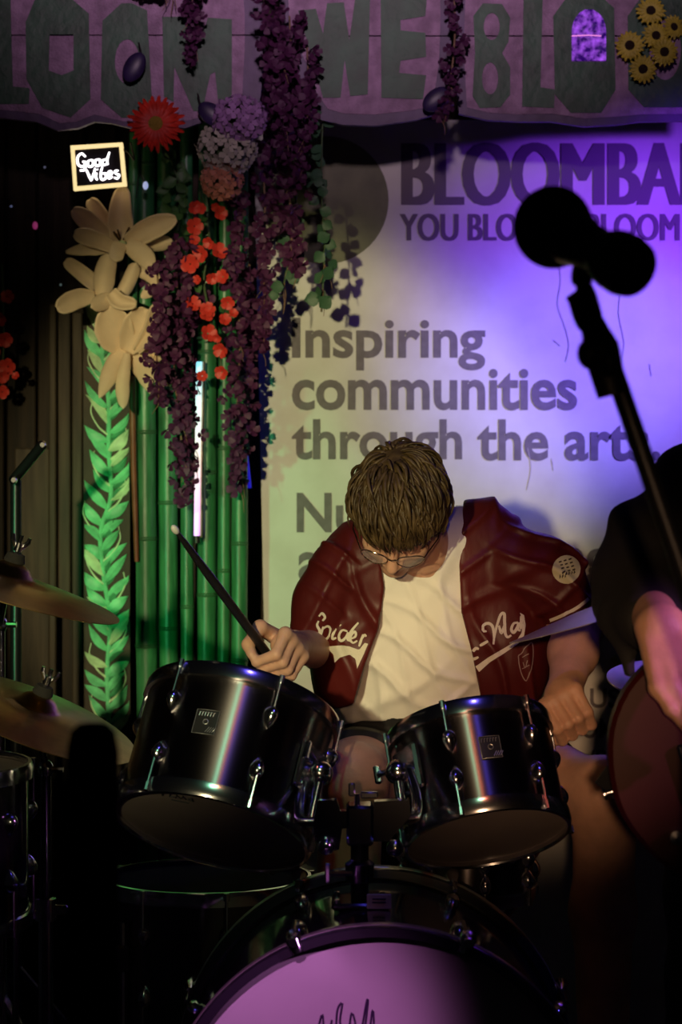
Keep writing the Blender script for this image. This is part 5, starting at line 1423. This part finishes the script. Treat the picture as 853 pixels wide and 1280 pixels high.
def patch(mb, poly, lift=0.0016, step=1.6):
    """filled outline laid on the cloth (fine grid clipped to the outline)"""
    P = np.array(poly, float); x0, y0 = P.min(0); x1, y1 = P.max(0)
    nx_, ny_ = int((x1 - x0) / step) + 2, int((y1 - y0) / step) + 2
    gx = x0 + np.arange(nx_) * (x1 - x0) / (nx_ - 1); gy = y0 + np.arange(ny_) * (y1 - y0) / (ny_ - 1)
    GX, GY = np.meshgrid(gx, gy)
    sd = poly_sd(GX.ravel().astype(np.float32), GY.ravel().astype(np.float32), poly).reshape(GX.shape)
    vid = {}; vs = []; fs = []
    def vert(i, j):
        if (i, j) not in vid:
            x_, y_ = GX[j, i], GY[j, i]
            if sd[j, i] > 0:      # pull outside grid points back to the outline
                best = None
                for k in range(len(poly)):
                    ax, ay = poly[k]; bx, by = poly[(k + 1) % len(poly)]; ex, ey = bx - ax, by - ay
                    t = max(0, min(1, ((x_ - ax) * ex + (y_ - ay) * ey) / (ex * ex + ey * ey + 1e-9))); q = (ax + ex * t, ay + ey * t)
                    dd = (q[0] - x_) ** 2 + (q[1] - y_) ** 2
                    if best is None or dd < best[0]: best = (dd, q)
                x_, y_ = best[1]
            h = on_cloth(x_, y_, lift); vid[(i, j)] = None if h is None else len(vs)
            if h is not None: vs.append(h)
        return vid[(i, j)]
    for j in range(ny_ - 1):
        for i in range(nx_ - 1):
            if min(sd[j, i], sd[j, i + 1], sd[j + 1, i], sd[j + 1, i + 1]) < 0:
                q = [vert(i, j), vert(i + 1, j), vert(i + 1, j + 1), vert(i, j + 1)]
                if None not in q:
                    ys = [vs[k].y for k in q]
                    if max(ys) - min(ys) < 0.04: fs.append(tuple(q))
    mb.add(vs, fs)
cream = mat('jacket_cream_twill', (0.74, 0.70, 0.58), 0.7, bump=0.2, bscale=300)
K = lambda pts: [(290 + a / 4.489, 740 + b / 4.489) for a, b in pts]
mb = MB()
for ln in ([(488, 135), (505, 118), (522, 140), (508, 160)], [(486, 160), (478, 185), (492, 215), (486, 245), (470, 280)], [(512, 192), (498, 235), (480, 288)], [(508, 205), (535, 190), (552, 208), (540, 250), (512, 266), (500, 255)],
           [(584, 206), (568, 245), (572, 264), (588, 258)], [(608, 184), (613, 190)], [(652, 222), (622, 216), (600, 250), (612, 276), (640, 256), (654, 226)], [(712, 172), (676, 215), (650, 262), (668, 274)],
           [(668, 262), (694, 248), (694, 224), (676, 232), (664, 262), (680, 284), (704, 272)], [(736, 236), (722, 280), (714, 305)], [(728, 262), (744, 240), (754, 250)]):
    mb = MB(); ribbon(mb, K(ln), 3.3); mb.build('letter_stroke', cream, jacket)
mb = MB(); patch(mb, K([(520, 308), (600, 300), (660, 305), (715, 325), (745, 285), (765, 290), (742, 345), (702, 430), (694, 375), (660, 352), (610, 366), (580, 396), (574, 350), (550, 325)]))
mb.build('script_tail', cream, jacket)
K = lambda pts: [(560 + a / 4.265, 660 + b / 4.265) for a, b in pts]
mb = MB()
for ln in ([(104, 640), (122, 640), (128, 665), (122, 702)], [(128, 668), (148, 642), (166, 644)], [(122, 700), (142, 696), (164, 686)], [(172, 627), (215, 603)], [(206, 552), (188, 548), (188, 520), (214, 508), (238, 524), (246, 570), (242, 622)],
           [(244, 600), (262, 520), (282, 462), (300, 458), (302, 500), (306, 560), (318, 582), (338, 572)], [(272, 520), (286, 560), (300, 520)], [(374, 504), (350, 510), (338, 540), (350, 558), (370, 530), (378, 504), (374, 540), (388, 548)], [(388, 470), (390, 510), (388, 540)]):
    mb = MB(); ribbon(mb, K(ln), 3.8); mb.build('letter_stroke', cream, jacket)
mb = MB(); patch(mb, K([(150, 736), (215, 690), (300, 640), (365, 600), (392, 560), (400, 505), (382, 452), (404, 465), (413, 520), (405, 575), (375, 616), (300, 668), (225, 715), (168, 766)]))
mb.build('script_tail', cream, jacket)
mb = MB(); cc = ell(708, 712, 17.5, 17.5, 28); patch(mb, cc); pt = mb.build('round_patch', mat('patch_cream', (0.66, 0.66, 0.42), 0.7), jacket)
mb = MB()
for k in range(4):
    for j in range(3):
        x_ = 700 + j * 6 + k * 1.5 - 2; y_ = 702 + k * 4.2 + (j - 1) * -1.6
        ribbon(mb, [(x_, y_), (x_ + 3.4, y_ - 1.2)], 1.7, 0.003, False)
for j in range(6):
    x_ = 700 + j * 3.3; y_ = 722 - j * 0.8; ribbon(mb, [(x_, y_), (x_ + 0.6, y_ - 4.5)], 1.0, 0.003, False); ribbon(mb, [(x_, y_ - 2), (x_ + 1.9, y_ - 2.4)], 1.0, 0.003, False)
mb.build('patch_print', mat('patch_dark', (0.03, 0.02, 0.02), 0.7), pt)
mb = MB(); sh = K([(375, 680), (395, 665), (410, 640), (425, 625), (445, 612), (452, 650), (450, 700), (440, 760), (418, 812), (395, 785), (380, 730), (375, 680)]); ribbon(mb, sh, 1.3, 0.0016, False)
ribbon(mb, K([(395, 690), (430, 670)]), 1.0, 0.0016, False); ribbon(mb, K([(395, 750), (435, 730)]), 1.0, 0.0016, False); ribbon(mb, K([(400, 715), (412, 745), (425, 705)]), 0.9, 0.0016, False)
mb.build('shield_patch', mat('shield_thread', (0.30, 0.22, 0.20), 0.6), jacket)
mb = MB(); ribbon(mb, [(688, 775), (705, 768), (722, 759), (736, 748)], 4.2, 0.0018, False); mb.build('cuff_stripe', cream, jacket)
mb = MB(); ribbon(mb, [(688, 779), (706, 772.5), (724, 763), (738, 752)], 1.4, 0.0018, False); mb.build('cuff_edge', mat('cuff_dark', (0.03, 0.005, 0.005), 0.7), jacket)

# sticks and stool
black_paint = mat('stick_black', (0.012, 0.011, 0.012), 0.4); tipm = mat('stick_tip_white', (0.75, 0.78, 0.72), 0.4)
def drumstick(label, butt, tip):
    t = thing('drumstick', label, 'drumstick', butt, group='black drumsticks')
    d = (tip - butt).normalized(); L = (tip - butt).length
    MB().tube([butt, butt + d * 0.004, butt + d * (L * 0.7), tip - d * 0.03, tip - d * 0.008], [0.006, 0.0075, 0.0075, 0.0050, 0.0035], 12).build('shaft', black_paint, t)
    MB().ball(tip, (0.0058, 0.0058, 0.0095), frame(d)).build('tip', tipm, t)
drumstick('black drumstick with a white tip, raised over the larger tom', hcR - sdR * 0.05, stick_tip)
drumstick('black drumstick held low in the fist behind the smaller tom', hcL - sdL * 0.042, hcL + sdL * 0.25)
st = Vector((pel.x, pel.y + 0.03, 0)); zs = pel.z - 0.118
t = thing('drum_stool', 'round black drum stool under the drummer', 'stool', st)
MB().lathe([(0, zs), (0.14, zs), (0.165, zs - 0.012), (0.17, zs - 0.035), (0.16, zs - 0.06), (0, zs - 0.06)], Matrix.Translation((st.x, st.y, 0)), 40).build('seat', mat('stool_vinyl', (0.015, 0.015, 0.016), 0.4), t)
MB().tube([(st.x, st.y, zs - 0.05), (st.x, st.y, 0.1)], 0.014, 12).build('post', chrome, t)
for k in range(3):
    a = 2 * math.pi * k / 3 + math.pi / 2; MB().tube([(st.x, st.y, 0.32), (st.x + 0.25 * math.cos(a), st.y + 0.25 * math.sin(a), 0.012)], 0.010, 8).build('leg', chrome, t)

# ------------------------------------------------------------------ guitar player
gp = thing('person', 'guitar player in loose black clothes, hand over the strings', 'person', (0.62, 3.42, 0))
gsh = W(895, 608, 3.38); gel = W(797, 738, 3.34); gwr = W(826, 782, 3.13); gmc = W(853, 858, 3.06)
gshL = Vector((0.80, 3.46, 1.31)); gelL = Vector((0.92, 3.36, 1.06)); gwrL = Vector((0.92, 3.16, 1.12))
gneck = Vector((0.645, 3.44, 1.42)); GH = Head((0.63, 3.40, 1.56), (0.15, -1, -0.15), (0, 0, 1))
def hand_open(P):
    ax = (gmc - gwr).normalized(); across = Vector((0.80, 0.25, 0.34)); across = (across - ax * across.dot(ax)).normalized(); dn = across.cross(ax)
    if dn.y > 0: dn = -dn
    ds = []
    tipd = (ax * 0.55 + across * 0.55 - dn * 0.62).normalized()
    for o_, L in ((-0.030, 0.060), (-0.011, 0.070), (0.009, 0.074), (0.028, 0.068)):
        m = gmc + across * o_ - ax * abs(o_) * 0.15
        p1 = m + (ax * 0.8 + across * 0.25 - dn * 0.25).normalized() * L * 0.52; p2 = p1 + tipd * L * 0.36; p3 = p2 + (tipd - dn * 0.7).normalized() * L * 0.26
        ds.append(union([s_cap(P, m, p1, 0.0105, 0.0095), s_cap(P, p1, p2, 0.0095, 0.0085), s_cap(P, p2, p3, 0.0085, 0.0072)], 0.004))
        ds.append(s_cap(P, m, gwr + across * o_ * 0.55, 0.012, 0.017))
    d = union(ds, 0.008)
    t0 = gwr + across * 0.016 + ax * 0.015; t1 = t0 + (ax * 0.6 + across * 0.75 - dn * 0.3).normalized() * 0.045; t2 = t1 + (ax * 0.8 + across * 0.35 - dn * 0.4).normalized() * 0.032; t3 = t2 + (ax * 0.8 + across * 0.1 - dn * 0.5).normalized() * 0.025
    return smin(d, union([s_cap(P, t0, t1, 0.016, 0.0125), s_cap(P, t1, t2, 0.0125, 0.0105), s_cap(P, t2, t3, 0.0105, 0.008)], 0.006), 0.008)
gt_u = Vector((0.955, -0.02, 0.30)).normalized()
gpel = Vector((0.64, 3.46, 0.90))
def gbody_fn(P):
    d = s_ell(P, (0.645, 3.46, 1.16), (0.15, 0.095, 0.24))
    d = smin(d, s_cap(P, gneck - Vector((0, 0, 0.06)), GH.w((0, -0.03, -0.05)), 0.056, 0.052), 0.03)
    d = smin(d, GH.sd(P), 0.012)
    d = smin(d, chain(P, [gsh, gel, gwr], [0.045, 0.036, 0.030], 0.02), 0.03)
    d = smin(d, hand_open(P), 0.012)
    d = smin(d, chain(P, [gshL, gelL, gwrL], [0.045, 0.036, 0.028], 0.02), 0.03)
    d = smin(d, fist(P, gwrL + Vector((0.02, -0.05, 0.05)), gt_u, (-0.1, 0.2, -1), (0, -1, 0.2), 1.0, True, gwrL), 0.012)
    d = smin(d, s_ell(P, gpel, (0.15, 0.10, 0.12)), 0.05)
    for s in (-1, 1):
        d = smin(d, chain(P, [gpel + Vector((s * 0.085, 0, -0.05)), gpel + Vector((s * 0.10, -0.02, -0.42)), Vector((gpel.x + s * 0.11, gpel.y, 0.09))], [0.075, 0.05, 0.035], 0.03), 0.03)
        d = smin(d, s_cap(P, Vector((gpel.x + s * 0.11, gpel.y + 0.03, 0.04)), Vector((gpel.x + s * 0.12, gpel.y - 0.13, 0.035)), 0.035, 0.028), 0.02)
    return d
gskin = skin
sdf_mesh('body', gbody_fn, (0.34, 3.0, -0.01), (1.06, 3.64, 1.70), 0.0036, gskin, gp)
bcloth = mat('shirt_black', (0.010, 0.010, 0.011), 0.85, bump=0.3, bscale=24)
def shirt_fn(P):
    f = 0.006 * fold(P, 35, 10, 45, 0.3) * fold(P, 20, 0, -30, 1.0) + 0.003 * fold(P, 60, 20, 20, 0.2)
    d = s_ell(P, (0.645, 3.46, 1.13), (0.185, 0.125, 0.29))
    d = smin(d, s_cap(P, gsh + Vector((0.01, 0, 0.01)), gshL, 0.07, 0.07), 0.05)
    d = smin(d, chain(P, [gsh, W(830, 680, 3.36), gel, W(815, 772, 3.21)], [0.078, 0.066, 0.060, 0.046], 0.03), 0.03)
    d = smin(d, s_cap(P, W(778, 775, 3.27), W(787, 838, 3.25), 0.030, 0.006), 0.025)
    d = smin(d, s_cap(P, W(800, 660, 3.36), W(790, 700, 3.36), 0.035, 0.035), 0.03)
    d = smin(d, chain(P, [gshL, gelL, gwrL.lerp(gelL, 0.15)], [0.07, 0.055, 0.042], 0.03), 0.03)
    d = d - f
    ax = (gwr - gel).normalized(); cut = np.maximum((P - V3(gel.lerp(gwr, 0.80))) @ V3(ax), -(P[:, 2] - 1.02) - 5)
    d = np.where(P[:, 1] < 3.30, smax(d, np.minimum(cut, s_cap(P, W(778, 775, 3.27), W(787, 840, 3.25), 0.034, 0.008)), 0.006), d)
    d = smax(d, 0.80 - P[:, 2], 0.01)
    return smax(d, -s_cap(P, gneck, gneck + Vector((0, -0.03, 0.1)), 0.062, 0.08), 0.006)
gshirt = sdf_mesh('shirt', shirt_fn, (0.30, 3.06, 0.78), (1.08, 3.66, 1.50), 0.0045, bcloth, gp)
trs = mat('trousers_black', (0.012, 0.012, 0.014), 0.85, bump=0.2, bscale=20)
def trouser_fn(P):
    d = s_ell(P, gpel, (0.172, 0.122, 0.14))
    for s in (-1, 1):
        d = smin(d, chain(P, [gpel + Vector((s * 0.085, 0, -0.05)), gpel + Vector((s * 0.10, -0.02, -0.42)), Vector((gpel.x + s * 0.11, gpel.y, 0.10))], [0.095, 0.075, 0.068], 0.03), 0.03)
    d = d - 0.003 * fold(P, 30, 10, 50, 0.3)
    return smax(smax(d, 0.04 - P[:, 2], 0.005), P[:, 2] - 0.98, 0.01)
sdf_mesh('trousers', trouser_fn, (0.40, 3.28, 0.0), (0.90, 3.64, 1.02), 0.006, trs, gp)
for s in (-1, 1):
    def gs_fn(P, s=s):
        d = s_cap(P, Vector((gpel.x + s * 0.11, gpel.y + 0.035, 0.045)), Vector((gpel.x + s * 0.12, gpel.y - 0.15, 0.035)), 0.046, 0.038)
        return smax(d, 0.002 - P[:, 2], 0.004)
    sdf_mesh('shoe', gs_fn, (gpel.x + s * 0.115 - 0.1, 3.22, -0.02), (gpel.x + s * 0.115 + 0.1, 3.6, 0.12), 0.005, shoe_m, gp)
def ghair(P):
    q = (P - V3(GH.C)) @ np.array(GH.R, dtype=np.float32)
    d = s_ell(q, (0, -0.016, 0.038), (0.083, 0.102, 0.090)) + 0.002 * np.sin(q[:, 0] * 160) * np.sin(q[:, 1] * 90 + q[:, 2] * 120)
    d = smax(d, -np.maximum(-(q[:, 1] - 0.035), q[:, 2] - 0.05), 0.012)
    return smax(smax(d, -0.05 - q[:, 2], 0.01), -np.maximum(-(q[:, 1] - 0.0), q[:, 2] + 0.01), 0.01)
sdf_mesh('hair', ghair, GH.C - Vector((0.14, 0.14, 0.14)), GH.C + Vector((0.14, 0.14, 0.16)), 0.005, mat('hair_dark', (0.03, 0.02, 0.014), 0.5), gp)
# bracelet line on the wrist
# guitar
gO = W(766, 990, 3.15)
gu = gt_u; gn = Vector((0.0, -1.0, 0.0)); gn = (gn - gu * gn.dot(gu)).normalized(); gv = gn.cross(gu)
if gv.z < 0: gv = -gv
def G(u, v, d=0.0): return gO + gu * u + gv * v + gn * d
gt = thing('electric_guitar', 'dark red electric guitar held by the player in black', 'guitar', gO)
out = [(0.0, 0.0), (0.02, 0.08), (0.07, 0.135), (0.14, 0.155), (0.21, 0.13), (0.26, 0.11), (0.32, 0.12), (0.39, 0.142), (0.445, 0.13), (0.44, 0.10), (0.40, 0.07), (0.375, 0.035), (0.375, -0.03), (0.395, -0.06), (0.405, -0.10), (0.37, -0.122), (0.31, -0.112), (0.25, -0.105), (0.19, -0.13), (0.12, -0.15), (0.05, -0.125), (0.012, -0.065)]
C = [v.xy for v in catmull([Vector((a, b, 0)) for a, b in out], 4, True)]
def inset(C, k):
    n = len(C); o_ = []
    for i in range(n):
        d = (C[(i + 1) % n] - C[i - 1]).normalized(); o_.append(C[i] + Vector((d.y, -d.x)) * k)
    return o_
red_lac = mat('guitar_red', (0.05, 0.003, 0.003), 0.5, spec=0.25, col2=(0.025, 0.0015, 0.002), scale=4)
a = [G(p.x, p.y, 0.018) for p in inset(C, 0.006)]; b = [G(p.x, p.y, 0.012) for p in C]; c_ = [G(p.x, p.y, -0.018) for p in C]; e = [G(p.x, p.y, -0.024) for p in inset(C, 0.006)]
n = len(C); vs = a + b + c_ + e; fs = [tuple(range(n)), tuple(range(4 * n - 1, 3 * n - 1, -1))]
for k in range(3):
    for i in range(n): j = (i + 1) % n; fs.append((k * n + i, k * n + j, (k + 1) * n + j, (k + 1) * n + i))
MB().add(vs, fs).build('guitar_body', red_lac, gt)
Rg = Matrix((gu, gv, gn)).transposed()
MB().bbox(G(0.58, 0, 0.012), (0.46, 0.05, 0.022), Rg, 0.004).build('neck', mat('neck_maple', (0.35, 0.2, 0.09), 0.4), gt)
fb_ = MB().bbox(G(0.56, 0, 0.026), (0.50, 0.048, 0.006), Rg, 0.001).build('fretboard', mat('rosewood', (0.04, 0.02, 0.012), 0.5), gt)
for k in range(20):
    MB().box(G(0.79 - 0.44 * (1 - 2 ** (-k / 12)) * 1.35, 0, 0.0295), (0.0015, 0.047, 0.0015), Rg).build('fret', chrome, fb_, False)
MB().prism([G(*p, 0.002) for p in ((0.80, 0.025), (0.84, 0.045), (0.95, 0.05), (0.97, 0.02), (0.95, -0.02), (0.84, -0.03), (0.80, -0.024))], gn * 0.016).build('headstock', mat('neck_maple', (0.35, 0.2, 0.09), 0.4), gt, False)
for k in range(6):
    v_ = -0.02 + 0.008 * k
    MB().tube([G(0.115, v_, 0.030), G(0.80, v_ * 0.85, 0.034)], 0.0006, 5).build('string', chrome, gt)
    MB().tube([G(0.85 + 0.02 * k, 0.05, 0.008), G(0.85 + 0.02 * k, 0.068, 0.008)], [0.003, 0.006], 8).build('tuning_peg', chrome, gt)
for u_ in (0.16, 0.24, 0.32): MB().bbox(G(u_, 0, 0.022), (0.028, 0.085, 0.012), Rg, 0.003).build('pickup', black_plastic, gt)
MB().bbox(G(0.11, 0, 0.023), (0.03, 0.075, 0.012), Rg, 0.003).build('bridge', chrome, gt)
for (u_, v_) in ((0.06, -0.075), (0.10, -0.10), (0.15, -0.11)):
    MB().lathe([(0, 0.016), (0.009, 0.015), (0.011, 0), (0.011, -0.002)], MX(G(u_, v_, 0.019), gn), 16).build('control_knob', chrome, gt)
MB().lathe([(0.004, 0), (0.004, 0.008), (0.008, 0.010), (0.008, 0.013), (0, 0.014)], MX(G(0.001, 0, -0.002), -gu), 12).build('strap_button', chrome, gt)
sp = [G(-0.008, 0.0, -0.01), Vector((0.47, 3.3, 1.02)), Vector((0.50, 3.64, 1.22)), Vector((0.64, 3.63, 1.43)), Vector((0.74, 3.47, 1.44)), Vector((0.80, 3.34, 1.28)), G(0.44, 0.12, -0.012)]
SB = bvh_of(gshirt); path = []
for p in catmull(sp, 10):
    q, nr, _, dist = SB.find_nearest(p)
    near = max(0.0, 1 - dist / 0.12)
    if (p - q).dot(nr) < 0.006: p = q + nr * 0.006
    path.append((p, nr if near > 0 else None))
vs = []; fs = []; last = Vector((0, -1, 0)); n = len(path)
for i, (p, nr) in enumerate(path):
    tn = (path[min(n - 1, i + 1)][0] - path[max(0, i - 1)][0]).normalized()
    if nr is not None: last = nr
    sd = tn.cross(last)
    sd = sd.normalized() if sd.length > 1e-4 else tn.orthogonal().normalized()
    up = sd.cross(tn).normalized()
    if up.dot(last) < 0: up = -up
    for a_, b_ in ((-1, 0), (1, 0), (1, 1), (-1, 1)):
        w_ = p + sd * 0.02 * a_
        q, nq, _, dq = SB.find_nearest(w_)
        if (w_ - q).dot(nq) < 0.003: w_ = q + nq * 0.003
        vs.append(w_ + up * 0.002 * b_)
for i in range(n - 1):
    for k_ in range(4): fs.append((i * 4 + k_, i * 4 + (k_ + 1) % 4, i * 4 + 4 + (k_ + 1) % 4, i * 4 + 4 + k_))
fs += [(0, 1, 2, 3), (n * 4 - 1, n * 4 - 2, n * 4 - 3, n * 4 - 4)]
MB().add(vs, fs).build('strap', black_plastic, gt)
